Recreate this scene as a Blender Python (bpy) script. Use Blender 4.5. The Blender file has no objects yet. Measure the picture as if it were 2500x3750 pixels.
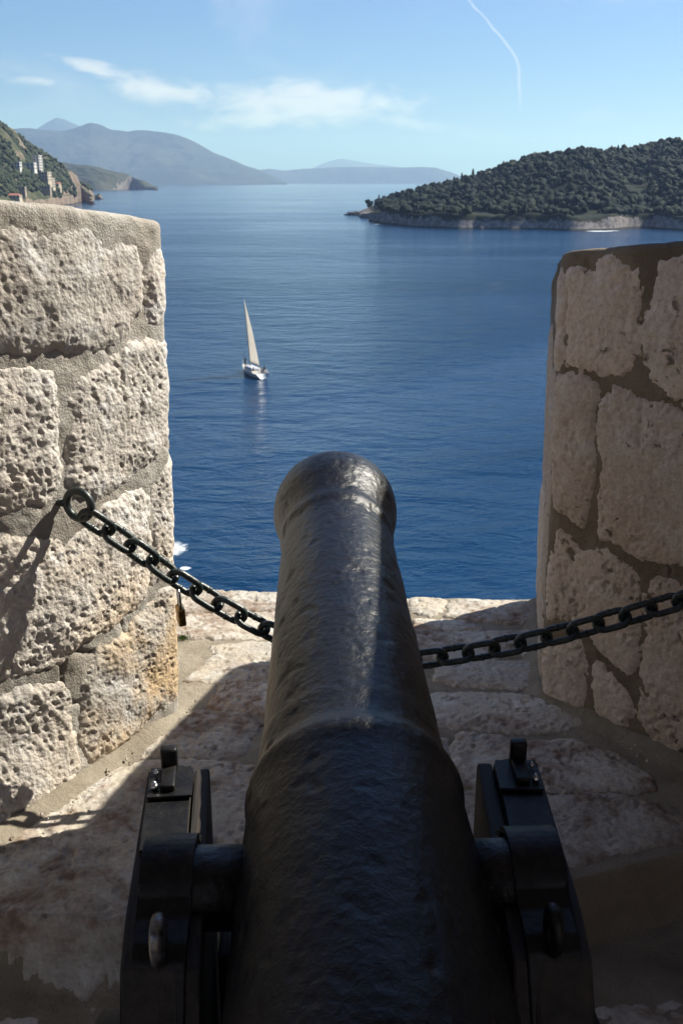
import bpy, math, random, bmesh
import numpy as np
from mathutils import Vector, Matrix, bvhtree
R = math.radians
sc = bpy.context.scene
col = sc.collection

# ------------------------------------------------------------------ camera, sky, sun, exposure
EYE = (0.0, 0.0, 1.6)
PITCH = R(18.25)
cam_d = bpy.data.cameras.new('camera'); cam = bpy.data.objects.new('camera', cam_d); col.objects.link(cam)
cam.location = EYE; cam.rotation_euler = (R(90)-PITCH, 0, 0)
cam_d.sensor_fit = 'VERTICAL'; cam_d.sensor_height = 23.5; cam_d.sensor_width = 15.67; cam_d.lens = 23.0
cam_d.clip_start = 0.05; cam_d.clip_end = 120000
cam_d.dof.use_dof = True; cam_d.dof.focus_distance = 2.4; cam_d.dof.aperture_fstop = 9.0
sc.camera = cam
sc.render.resolution_x = 682; sc.render.resolution_y = 1024
sc.view_settings.view_transform = 'Standard'; sc.view_settings.look = 'None'
sc.view_settings.gamma = 1; sc.view_settings.use_curve_mapping = False
sc.view_settings.exposure = 1.05
SUN_AZ, SUN_EL = R(61), R(43)
sun_d = bpy.data.lights.new('sun', 'SUN'); sun_d.energy = 5.0; sun_d.angle = R(0.53); sun_d.color = (1.0, 0.94, 0.86)
sun = bpy.data.objects.new('sun', sun_d); col.objects.link(sun)
sd = Vector((math.sin(SUN_AZ)*math.cos(SUN_EL), math.cos(SUN_AZ)*math.cos(SUN_EL), math.sin(SUN_EL)))
sun.rotation_euler = sd.to_track_quat('Z', 'Y').to_euler(); sun.location = (20, 8, 30)

world = bpy.data.worlds.new('World'); sc.world = world; world.use_nodes = True
nt = world.node_tree; nt.nodes.clear()
def N(t, ty, **kw):
    n = t.nodes.new(ty)
    for k, v in kw.items():
        if k.startswith('_'): setattr(n, k[1:], v)
        else:
            key = k if k in n.inputs else k.replace('_', ' ')
            n.inputs[int(k[2:]) if k.startswith('in') and k[2:].isdigit() else key].default_value = v
    return n
def M(t, op, a, b=None, c=None, clamp=False):
    n = t.nodes.new('ShaderNodeMath'); n.operation = op; n.use_clamp = clamp
    for i, v in enumerate((a, b, c)):
        if v is None: continue
        if isinstance(v, (int, float)): n.inputs[i].default_value = v
        else: t.links.new(v, n.inputs[i])
    return n.outputs[0]
def SS(t, x, lo, hi, a=0.0, b=1.0):
    n = t.nodes.new('ShaderNodeMapRange'); n.interpolation_type = 'SMOOTHSTEP'
    n.inputs['From Min'].default_value = lo; n.inputs['From Max'].default_value = hi
    n.inputs['To Min'].default_value = a; n.inputs['To Max'].default_value = b
    t.links.new(x, n.inputs['Value']); return n.outputs[0]
def MIX(t, f, a, b, mode='MIX'):
    n = t.nodes.new('ShaderNodeMix'); n.data_type = 'RGBA'; n.blend_type = mode
    if isinstance(f, (int, float)): n.inputs[0].default_value = f
    else: t.links.new(f, n.inputs[0])
    for i, v in ((6, a), (7, b)):
        if isinstance(v, (tuple, list)): n.inputs[i].default_value = (*v[:3], 1)
        else: t.links.new(v, n.inputs[i])
    return n.outputs[2]
sky = nt.nodes.new('ShaderNodeTexSky'); sky.sky_type = 'NISHITA'; sky.sun_disc = False
sky.sun_elevation = SUN_EL; sky.sun_rotation = SUN_AZ
sky.altitude = 30; sky.air_density = 1.0; sky.dust_density = 0.6; sky.ozone_density = 2.2
tc = nt.nodes.new('ShaderNodeTexCoord')
sx = nt.nodes.new('ShaderNodeSeparateXYZ'); nt.links.new(tc.outputs['Generated'], sx.inputs[0])
az = M(nt, 'MULTIPLY', M(nt, 'ARCTAN2', sx.outputs[0], sx.outputs[1]), 57.2958)
el = M(nt, 'MULTIPLY', M(nt, 'ARCSINE', sx.outputs[2]), 57.2958)
cv = nt.nodes.new('ShaderNodeCombineXYZ'); nt.links.new(az, cv.inputs[0]); nt.links.new(M(nt, 'MULTIPLY', el, 2.6), cv.inputs[1])
def wnoise(scale, detail=6, rough=.55, dist=0.0):
    n = nt.nodes.new('ShaderNodeTexNoise'); n.inputs['Scale'].default_value = scale
    n.inputs['Detail'].default_value = detail; n.inputs['Roughness'].default_value = rough; n.inputs['Distortion'].default_value = dist
    nt.links.new(cv.outputs[0], n.inputs['Vector']); return n.outputs[0]
n1 = wnoise(.42, 8, .6, .5); n2 = wnoise(.09, 5, .55, 1.0)
def blob(a, e, ra, re, tilt=0.0, amp=1.0):
    da = M(nt, 'SUBTRACT', az, a); de = M(nt, 'SUBTRACT', M(nt, 'SUBTRACT', el, e), M(nt, 'MULTIPLY', da, tilt))
    q = M(nt, 'SQRT', M(nt, 'ADD', M(nt, 'POWER', M(nt, 'DIVIDE', da, ra), 2.0), M(nt, 'POWER', M(nt, 'DIVIDE', de, re), 2.0)))
    return M(nt, 'MULTIPLY', M(nt, 'MAXIMUM', M(nt, 'SUBTRACT', 1.0, q), 0.0), amp)
m = None
for b in ((-1.8, 3.95, 7.6, 1.5, -.02, 1.3), (-4.6, 3.2, 6.0, .8, .10, .9), (-9.6, 4.55, 4.2, 1.1, -.12, 1.1), (-12.2, 5.4, 3.4, .5, -.20, .8),
          (-15.5, 4.9, 4.6, .5, -.05, .45), (5.0, 2.9, 7.0, .7, -.1, .35), (26, 5.0, 9.0, 1.6, .05, .8), (-34, 5.5, 12, 1.4, .02, .9),
          (-60, 9, 14, 3, .05, .8), (48, 14, 16, 3, .0, .6)):
    s_ = blob(*b); m = s_ if m is None else M(nt, 'MAXIMUM', m, s_)
cl = M(nt, 'MULTIPLY', SS(nt, M(nt, 'ADD', m, M(nt, 'MULTIPLY', M(nt, 'SUBTRACT', n1, .5), 2.3)), .02, 1.05), SS(nt, m, 0.0, .25))
cl = M(nt, 'MULTIPLY', cl, .72)
veil = M(nt, 'MULTIPLY', SS(nt, n2, .48, .75), M(nt, 'MULTIPLY', SS(nt, el, -2.0, 3.0), .20))
cur = nt.nodes.new('ShaderNodeFloatCurve'); c = cur.mapping.curves[0]
pts = [(3.7, 9.38), (4.8, 9.30), (5.9, 9.12), (6.6, 8.65), (7.6, 7.7), (8.8, 6.45), (9.6, 5.6), (11.0, 4.0)]
for i, (e, a) in enumerate(pts):
    q = ((e)/12.0, a/10.0)
    if i == 0: c.points[0].location = q
    elif i == len(pts)-1: c.points[-1].location = q
    else: c.points.new(*q)
cur.mapping.update()
nt.links.new(M(nt, 'DIVIDE', el, 12.0), cur.inputs['Value'])
dtr = M(nt, 'ABSOLUTE', M(nt, 'SUBTRACT', M(nt, 'ADD', az, M(nt, 'MULTIPLY', M(nt, 'SUBTRACT', n1, .5), .35)), M(nt, 'MULTIPLY', cur.outputs[0], 10.0)))
trail = M(nt, 'MULTIPLY', SS(nt, dtr, .13, .01), M(nt, 'MULTIPLY', SS(nt, el, 3.0, 4.6), SS(nt, el, 12.0, 10.5)))
cl = M(nt, 'MAXIMUM', M(nt, 'MAXIMUM', cl, veil), M(nt, 'MULTIPLY', trail, M(nt, 'MULTIPLY', n1, .60)))
tint = MIX(nt, 1.0, sky.outputs[0], (0.42, 0.64, 0.96), 'MULTIPLY')
skc = MIX(nt, cl, tint, (10.6, 9.5, 9.5))
bg = nt.nodes.new('ShaderNodeBackground'); nt.links.new(skc, bg.inputs[0]); bg.inputs[1].default_value = 0.058
wo = nt.nodes.new('ShaderNodeOutputWorld'); nt.links.new(bg.outputs[0], wo.inputs[0])

# ------------------------------------------------------------------ numpy noise
def _h(ix, iy, iz, s=0):
    h = (ix.astype(np.int64)*374761393 + iy.astype(np.int64)*668265263 + iz.astype(np.int64)*2147483647 + s*974634777) & 0xffffffff
    h = ((h ^ (h >> 13))*1274126177) & 0xffffffff
    h = ((h ^ (h >> 16))*2246822519) & 0xffffffff
    return (h ^ (h >> 15)) & 0xffffffff
def perlin(P, s=0):
    P = np.asarray(P, float); i = np.floor(P); f = P-i; i = i.astype(np.int64)
    w = f*f*f*(f*(f*6-15)+10); out = 0
    for dx in (0, 1):
        for dy in (0, 1):
            for dz in (0, 1):
                h = _h(i[..., 0]+dx, i[..., 1]+dy, i[..., 2]+dz, s)
                gx = ((h & 1023)/511.5-1); gy = (((h >> 10) & 1023)/511.5-1); gz = (((h >> 20) & 1023)/511.5-1)
                d = gx*(f[..., 0]-dx)+gy*(f[..., 1]-dy)+gz*(f[..., 2]-dz)
                out = out + d*(w[..., 0] if dx else 1-w[..., 0])*(w[..., 1] if dy else 1-w[..., 1])*(w[..., 2] if dz else 1-w[..., 2])
    return out*1.25
def fbm(P, o=4, s=0, g=.5):
    P = np.asarray(P, float); a = 1.0; r = 0; q = P
    for k in range(o):
        r = r + a*perlin(q, s+k*7); q = q*2.03+3.1; a *= g
    return r
def worley2(U, V, s=0):
    iu = np.floor(U).astype(np.int64); iv = np.floor(V).astype(np.int64); best = np.full(U.shape, 9.0); z = np.zeros_like(iu)
    bid = np.zeros(U.shape)
    for du in (-1, 0, 1):
        for dv in (-1, 0, 1):
            h = _h(iu+du, iv+dv, z, s)
            px = iu+du+(h & 0xffff)/65535.; py = iv+dv+((h >> 16) & 0xffff)/65535.
            d = np.hypot(U-px, V-py); mk = d < best; best = np.where(mk, d, best); bid = np.where(mk, (h & 0xfff)/4095., bid)
    return best, bid
def sstep(x, a, b):
    t = np.clip((x-a)/(b-a), 0, 1); return t*t*(3-2*t)
def P3(x, y, z=None):
    x = np.asarray(x, float); y = np.asarray(y, float)
    z = np.zeros_like(x)+(0 if z is None else z)
    return np.stack([x, y, z], -1)

# ------------------------------------------------------------------ object helpers
def tag(o, label=None, cat=None, group=None, kind=None):
    if label: o['label'] = label
    if cat: o['category'] = cat
    if group: o['group'] = group
    if kind: o['kind'] = kind
    return o
def empty(name, loc=(0, 0, 0), rz=0.0):
    o = bpy.data.objects.new(name, None); o.location = loc; o.rotation_euler = (0, 0, rz); o.empty_display_size = .1; col.objects.link(o); return o
def mesh_obj(name, V, F, mat, parent=None, smooth=True, me=None):
    if me is None:
        me = bpy.data.meshes.new(name); V = np.asarray(V, dtype=np.float32)
        F = np.asarray(F) if not isinstance(F, list) else F
        if isinstance(F, np.ndarray):
            k = F.shape[1]; me.vertices.add(len(V)); me.vertices.foreach_set('co', V.ravel())
            me.loops.add(F.size); me.loops.foreach_set('vertex_index', F.astype(np.int32).ravel())
            me.polygons.add(len(F)); me.polygons.foreach_set('loop_start', np.arange(0, F.size, k, dtype=np.int32))
            me.update(calc_edges=True)
        else: me.from_pydata([tuple(map(float, v)) for v in V], [], F); me.update()
        me.polygons.foreach_set('use_smooth', [smooth]*len(me.polygons)); me.materials.append(mat)
    o = bpy.data.objects.new(name, me); col.objects.link(o)
    if parent is not None: o.parent = parent
    return o
def bm_obj(name, bm, mat, parent=None, smooth=True):
    me = bpy.data.meshes.new(name); bmesh.ops.recalc_face_normals(bm, faces=bm.faces); bm.to_mesh(me); bm.free()
    me.polygons.foreach_set('use_smooth', [smooth]*len(me.polygons)); me.materials.append(mat)
    o = bpy.data.objects.new(name, me); col.objects.link(o)
    if parent is not None: o.parent = parent
    return o
def grid_faces(nu, nv):
    i = np.arange(nu-1)[:, None]*nv+np.arange(nv-1)[None, :]
    return np.stack([i, i+1, i+nv+1, i+nv], -1).reshape(-1, 4)
def box(bm, c, s, rot=None, bev=0.0, seg=2):
    r = bmesh.ops.create_cube(bm, size=1.0); vs = r['verts']
    bmesh.ops.scale(bm, vec=s, verts=vs)
    if bev > 0:
        es = list({e for v in vs for e in v.link_edges}); rr = bmesh.ops.bevel(bm, geom=es, offset=bev, segments=seg, affect='EDGES', profile=.6)
        vs = list({v for f in rr['faces'] for v in f.verts} | {v for v in vs if v.is_valid})
    if rot: bmesh.ops.rotate(bm, matrix=rot, cent=(0, 0, 0), verts=vs)
    bmesh.ops.translate(bm, vec=c, verts=vs); return vs
def tube(pts, rad, n=10, closed=False, caps=True):
    """swept tube: returns V, F lists; rad a number or list"""
    pts = [Vector(p) for p in pts]; m_ = len(pts); V = []; F = []
    rads = [rad]*m_ if isinstance(rad, (int, float)) else rad
    T = []
    for i in range(m_):
        a = pts[(i-1) % m_] if (closed or i > 0) else pts[i]; b = pts[(i+1) % m_] if (closed or i < m_-1) else pts[i]
        T.append((b-a).normalized())
    up = Vector((0, 0, 1)) if abs(T[0].z) < .9 else Vector((1, 0, 0)); nrm = (up-T[0]*up.dot(T[0])).normalized()
    for i in range(m_):
        nrm = (nrm-T[i]*nrm.dot(T[i])).normalized(); bn = T[i].cross(nrm)
        for k in range(n):
            a = 2*math.pi*k/n; V.append(pts[i]+(nrm*math.cos(a)+bn*math.sin(a))*rads[i])
    for i in range(m_ if closed else m_-1):
        for k in range(n):
            F.append((i*n+k, i*n+(k+1) % n, ((i+1) % m_)*n+(k+1) % n, ((i+1) % m_)*n+k))
    if not closed and caps: F.append(tuple(range(n))[::-1]); F.append(tuple((m_-1)*n+k for k in range(n)))
    return V, F
def lathe(prof, n=24):
    V = []; F = []
    for (r, z) in prof:
        for k in range(n):
            a = 2*math.pi*k/n; V.append((r*math.cos(a), r*math.sin(a), z))
    for i in range(len(prof)-1):
        for k in range(n): F.append((i*n+k, i*n+(k+1) % n, (i+1)*n+(k+1) % n, (i+1)*n+k))
    F.append(tuple(range(n))[::-1]); F.append(tuple((len(prof)-1)*n+k for k in range(n)))
    return V, F

# ------------------------------------------------------------------ materials
def newmat(name):
    m = bpy.data.materials.new(name); m.use_nodes = True; t = m.node_tree
    b = t.nodes['Principled BSDF']; return m, t, b
def tnoise(t, vec, scale, detail=5, rough=.55, dist=0.0, out=0):
    n = t.nodes.new('ShaderNodeTexNoise'); n.inputs['Scale'].default_value = scale; n.inputs['Detail'].default_value = detail
    n.inputs['Roughness'].default_value = rough; n.inputs['Distortion'].default_value = dist
    t.links.new(vec, n.inputs['Vector']); return n.outputs[out]
def tvor(t, vec, scale, feature='F1', rnd=1.0):
    n = t.nodes.new('ShaderNodeTexVoronoi'); n.feature = feature; n.inputs['Scale'].default_value = scale; n.inputs['Randomness'].default_value = rnd
    t.links.new(vec, n.inputs['Vector']); return n.outputs['Distance']
def pos(t):
    return t.nodes.new('ShaderNodeNewGeometry').outputs['Position']
def bump(t, b, h, strength, dist, prev=None):
    n = t.nodes.new('ShaderNodeBump'); n.inputs['Strength'].default_value = strength; n.inputs['Distance'].default_value = dist
    t.links.new(h, n.inputs['Height'])
    if prev is not None: t.links.new(prev, n.inputs['Normal'])
    t.links.new(n.outputs[0], b.inputs['Normal']); return n.outputs[0]
def stone_mat(name, base, warm, pale, dark, warm_amt=.5, pale_amt=.5, spot=.5, spot_scale=22, grain=.004, lump=.006, ochre=None, stain=None):
    m, t, b = newmat(name); p = pos(t)
    info = t.nodes.new('ShaderNodeObjectInfo')
    big = tnoise(t, p, 3.1, 4, .6, .3); mid = tnoise(t, p, 11, 6, .65, .4); fine = tnoise(t, p, 70, 5, .7)
    c = MIX(t, SS(t, big, .42, .68, 0, warm_amt), base, warm)
    c = MIX(t, SS(t, mid, .48, .66, 0, pale_amt), c, pale)
    c = MIX(t, SS(t, fine, .35, .75, 0, .35), c, dark)
    if ochre:
        sp = t.nodes.new('ShaderNodeSeparateXYZ'); t.links.new(p, sp.inputs[0])
        k = M(t, 'MULTIPLY', SS(t, tnoise(t, p, 5.3, 4, .6), .38, .6), M(t, 'MULTIPLY', SS(t, sp.outputs[2], .75, .15), SS(t, sp.outputs[0], -.85, -.55)))
        c = MIX(t, M(t, 'MULTIPLY', k, .75), c, ochre)
    n3 = tnoise(t, p, spot_scale, 5, .6, .5); n4 = tnoise(t, p, 4.0, 3, .5)
    k = M(t, 'MULTIPLY', SS(t, n3, .57, .68), M(t, 'MULTIPLY', SS(t, n4, .42, .6), spot))
    c = MIX(t, k, c, dark)
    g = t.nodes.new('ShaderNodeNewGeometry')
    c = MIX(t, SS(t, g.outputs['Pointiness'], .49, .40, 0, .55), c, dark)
    if stain: c = MIX(t, M(t, 'MULTIPLY', SS(t, tnoise(t, p, 3.4, 5, .65, .6), .46, .62), SS(t, tnoise(t, p, 31, 4, .6), .3, .65, .25, .85)), c, stain)
    hv = t.nodes.new('ShaderNodeHueSaturation'); t.links.new(c, hv.inputs['Color'])
    t.links.new(SS(t, info.outputs['Random'], 0, 1, .86, 1.12), hv.inputs['Value']); t.links.new(hv.outputs[0], b.inputs['Base Color'])
    b.inputs['Roughness'].default_value = .9; b.inputs['Specular IOR Level'].default_value = .25
    v = tvor(t, p, 95); h = M(t, 'ADD', M(t, 'MULTIPLY', v, .6), tnoise(t, p, 160, 4, .7))
    n_ = bump(t, b, mid, 1.0, lump); bump(t, b, h, .9, grain, n_)
    return m
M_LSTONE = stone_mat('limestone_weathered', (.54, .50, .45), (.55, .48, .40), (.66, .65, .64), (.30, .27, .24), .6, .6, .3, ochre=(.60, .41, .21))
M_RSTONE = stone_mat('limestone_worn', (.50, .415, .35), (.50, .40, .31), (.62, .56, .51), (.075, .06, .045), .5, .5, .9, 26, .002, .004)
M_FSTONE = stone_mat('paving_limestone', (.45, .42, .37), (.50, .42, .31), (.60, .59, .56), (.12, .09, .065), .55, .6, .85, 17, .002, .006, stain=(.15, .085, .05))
def mortar_mat(name, a, b_, dark, peb=.5):
    m, t, b = newmat(name); p = pos(t)
    c = MIX(t, SS(t, tnoise(t, p, 6, 5, .6), .35, .65), a, b_)
    c = MIX(t, SS(t, tnoise(t, p, 210, 3, .7), .45, .75, 0, .5), c, dark)
    c = MIX(t, SS(t, tnoise(t, p, 2.2, 4, .6), .52, .72, 0, .6), c, dark)
    t.links.new(c, b.inputs['Base Color']); b.inputs['Roughness'].default_value = .95; b.inputs['Specular IOR Level'].default_value = .2
    v = tvor(t, p, 150); n_ = bump(t, b, tnoise(t, p, 24, 6, .65), .8, .008)
    bump(t, b, M(t, 'ADD', M(t, 'MULTIPLY', v, peb), tnoise(t, p, 260, 3, .7)), 1.0, .0028, n_)
    return m
M_LMORT = mortar_mat('mortar_light', (.34, .305, .26), (.41, .385, .345), (.15, .13, .105))
M_RMORT = mortar_mat('mortar_brown', (.16, .130, .095), (.22, .18, .135), (.07, .058, .045))
M_FMORT = mortar_mat('mortar_floor', (.22, .19, .145), (.29, .255, .20), (.10, .08, .06), .3)
M_GROUND = mortar_mat('walkway_stone', (.20, .18, .155), (.27, .245, .21), (.09, .075, .06), .3)

def iron_paint():
    m, t, b = newmat('black_painted_iron'); tc_ = t.nodes.new('ShaderNodeTexCoord'); p = tc_.outputs['Object']
    n1_ = tnoise(t, p, 9, 5, .6); n2_ = tnoise(t, p, 55, 5, .65, .8); n3_ = tnoise(t, p, 22, 5, .6, .5)
    c = MIX(t, SS(t, n1_, .4, .7), (.0025, .0025, .0035), (.006, .0055, .006))
    c = MIX(t, SS(t, n2_, .56, .72, 0, .5), c, (.018, .014, .011))
    t.links.new(c, b.inputs['Base Color'])
    t.links.new(M(t, 'ADD', .31, M(t, 'MULTIPLY', n2_, .16)), b.inputs['Roughness']); b.inputs['Specular IOR Level'].default_value = .42
    a = bump(t, b, n3_, 1.0, .0018); h = M(t, 'ADD', n2_, M(t, 'MULTIPLY', tvor(t, p, 60), .5))
    a = bump(t, b, h, 1.0, .0020, a); bump(t, b, tnoise(t, p, 240, 3, .6), .6, .0006, a)
    return m
M_IRON = iron_paint()
def simple(name, c, rough=.6, metal=0.0, c2=None, sc_=20, bs=0.0, bd=.001, spec=.5):
    m, t, b = newmat(name); tc_ = t.nodes.new('ShaderNodeTexCoord'); p = tc_.outputs['Object']
    n_ = tnoise(t, p, sc_, 4, .6)
    t.links.new(MIX(t, SS(t, n_, .4, .65), c, c2 or tuple(x*.7 for x in c)), b.inputs['Base Color'])
    b.inputs['Roughness'].default_value = rough; b.inputs['Metallic'].default_value = metal; b.inputs['Specular IOR Level'].default_value = spec
    if bs: bump(t, b, tnoise(t, p, sc_*2, 4, .6), bs, bd)
    return m
M_CHAIN = simple('dark_green_chain_paint', (.010, .017, .016), .36, 0, (.030, .040, .038), 90, .7, .0012)
M_FITTING = simple('black_fitting_paint', (.005, .005, .006), .45, 0, (.012, .011, .010), 40, .8, .002, .25)
M_BRASS = simple('aged_brass', (.42, .27, .10), .38, 1.0, (.25, .15, .05), 60, .2, .0004)
M_STEEL = simple('zinc_steel', (.62, .62, .64), .28, 1.0, (.4, .4, .42), 120, .2, .0003)
def wood_mat():
    m, t, b = newmat('dark_stained_wood'); tc_ = t.nodes.new('ShaderNodeTexCoord')
    mp = t.nodes.new('ShaderNodeMapping'); mp.inputs['Scale'].default_value = (60, 3, 60); t.links.new(tc_.outputs['Object'], mp.inputs[0])
    n_ = tnoise(t, mp.outputs[0], 1.0, 5, .6, .3)
    t.links.new(MIX(t, SS(t, n_, .35, .65), (.010, .008, .006), (.028, .020, .014)), b.inputs['Base Color'])
    b.inputs['Roughness'].default_value = .7; bump(t, b, n_, .9, .0025); return m
M_WOOD = wood_mat()

# ------------------------------------------------------------------ sea, far land
SEA = 1.6-36.0
cp, sp_ = math.cos(PITCH), math.sin(PITCH)
def sight(x, y):                                   # direction of a surveyed bearing/elevation mark
    u = (x-784)/2302.; v = (1176-y)/2302.
    return Vector((u, cp+v*sp_, -sp_+v*cp))
def on_sea(x, y):
    d = sight(x, y); k = (SEA-1.6)/d.z; return Vector((d.x*k, d.y*k, SEA))
def at_range(x, y, D):
    d = sight(x, y); k = D/math.hypot(d.x, d.y); return Vector((d.x*k, d.y*k, 1.6+d.z*k))

def sea_mat():
    m, t, b = newmat('sea_water'); p = pos(t)
    mp = t.nodes.new('ShaderNodeMapping'); mp.inputs['Rotation'].default_value = (0, 0, R(14)); mp.inputs['Scale'].default_value = (.62, 1.0, 1.0); t.links.new(p, mp.inputs[0])
    q = mp.outputs[0]
    w0 = tnoise(t, q, .085, 3, .5, .6); w1 = tnoise(t, q, .33, 4, .55, .5); w2 = tnoise(t, q, 1.15, 4, .6, .4); w3 = tnoise(t, q, 3.6, 3, .6)
    slick = tnoise(t, p, .006, 4, .55, .8)
    mq = t.nodes.new('ShaderNodeMapping'); mq.inputs['Scale'].default_value = (.0012, .006, 1); t.links.new(p, mq.inputs[0])
    band = tnoise(t, mq.outputs[0], 1.0, 4, .6, .5)
    rough_f = M(t, 'ADD', SS(t, slick, .35, .65, .55, 1.1), SS(t, band, .42, .62, -.25, .15))
    ln0 = t.nodes.new('ShaderNodeVectorMath'); ln0.operation = 'LENGTH'; t.links.new(p, ln0.inputs[0])
    rough_f = M(t, 'MULTIPLY', rough_f, SS(t, ln0.outputs['Value'], 150, 1700, 1.0, .30))
    col_ = MIX(t, SS(t, slick, .35, .7), (.0008, .0230, .066), (.0010, .0290, .080))
    geo = t.nodes.new('ShaderNodeNewGeometry')
    # foam near the cliff foot and off the island rocks
    fo = None
    for (fx, fy, ra, sq) in FOAM:
        c_ = on_sea(fx, fy); sb = t.nodes.new('ShaderNodeVectorMath'); sb.operation = 'SUBTRACT'; t.links.new(p, sb.inputs[0]); sb.inputs[1].default_value = c_
        mm = t.nodes.new('ShaderNodeMapping'); mm.inputs['Scale'].default_value = (1/ra, 1/(ra*sq), 1); t.links.new(sb.outputs[0], mm.inputs[0])
        ln = t.nodes.new('ShaderNodeVectorMath'); ln.operation = 'LENGTH'; t.links.new(mm.outputs[0], ln.inputs[0])
        s_ = SS(t, ln.outputs['Value'], 1.0, .1); fo = s_ if fo is None else M(t, 'MAXIMUM', fo, s_)
    ff = SS(t, M(t, 'ADD', fo, M(t, 'MULTIPLY', M(t, 'SUBTRACT', tnoise(t, p, 1.1, 6, .75, 1.2), .5), 1.5)), .55, .95)
    ff = M(t, 'MULTIPLY', ff, SS(t, fo, 0.0, .25))
    t.links.new(MIX(t, ff, col_, (.62, .66, .68)), b.inputs['Base Color'])
    t.links.new(M(t, 'ADD', .12, M(t, 'MULTIPLY', ff, .7)), b.inputs['Roughness'])
    b.inputs['IOR'].default_value = 1.333
    hh = M(t, 'ADD', M(t, 'ADD', M(t, 'MULTIPLY', w0, 1.6), M(t, 'MULTIPLY', w1, .80)), M(t, 'ADD', M(t, 'MULTIPLY', w2, .26), M(t, 'MULTIPLY', w3, .07)))
    hh = M(t, 'MULTIPLY', hh, rough_f)
    bump(t, b, hh, 1.0, 1.7); b.inputs['Specular IOR Level'].default_value = .42
    return m
FOAM = [(396, 1262, 3.0, 1.6), (425, 1305, 1.2, .9), (1375, 531, 22, .8), (1405, 530, 12, .8), (868, 515, 8, 1)]
xs = np.array([-44000, -8000, -1500, -300, 300, 1500, 8000, 44000.]); ys = np.array([-44000, -3000, -300, 0, 300, 1500, 8000, 44000.])
X, Y = np.meshgrid(xs, ys, indexing='ij')
tag(mesh_obj('sea', np.stack([X, Y, np.full_like(X, SEA)], -1).reshape(-1, 3), grid_faces(8, 8), sea_mat(), smooth=False), kind='structure')

def land_mat(name, green, green2, rock, rock2, scale, rock_lo=.5, cliff_z=None, mtn=False):
    m, t, b = newmat(name); p = pos(t)
    c = MIX(t, SS(t, tnoise(t, p, scale, 6, .65, .3), .4, .62), green, green2)
    rk = MIX(t, SS(t, tnoise(t, p, scale*3, 6, .7), .35, .65), rock, rock2)
    g = t.nodes.new('ShaderNodeNewGeometry'); s3 = t.nodes.new('ShaderNodeSeparateXYZ'); t.links.new(g.outputs['Normal'], s3.inputs[0])
    steep = M(t, 'ADD', M(t, 'SUBTRACT', 1.0, s3.outputs[2]), M(t, 'MULTIPLY', M(t, 'SUBTRACT', tnoise(t, p, scale*1.3, 5, .65), .5), .9))
    k = SS(t, steep, rock_lo, rock_lo+.12)
    if cliff_z is not None:
        s4 = t.nodes.new('ShaderNodeSeparateXYZ'); t.links.new(p, s4.inputs[0])
        k = M(t, 'MAXIMUM', k, SS(t, M(t, 'ADD', s4.outputs[2], M(t, 'MULTIPLY', tnoise(t, p, scale*2, 3), 6.0)), SEA+cliff_z+3, SEA+cliff_z+.5))
        c = MIX(t, k, c, rk); c = MIX(t, SS(t, s4.outputs[2], SEA+1.6, SEA+.7), c, (.05, .045, .035))
    else: c = MIX(t, k, c, rk)
    t.links.new(c, b.inputs['Base Color']); b.inputs['Roughness'].default_value = .95; b.inputs['Specular IOR Level'].default_value = .1
    bump(t, b, tnoise(t, p, scale*4, 6, .7), 1.0, .35/scale*.08)
    return m
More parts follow.
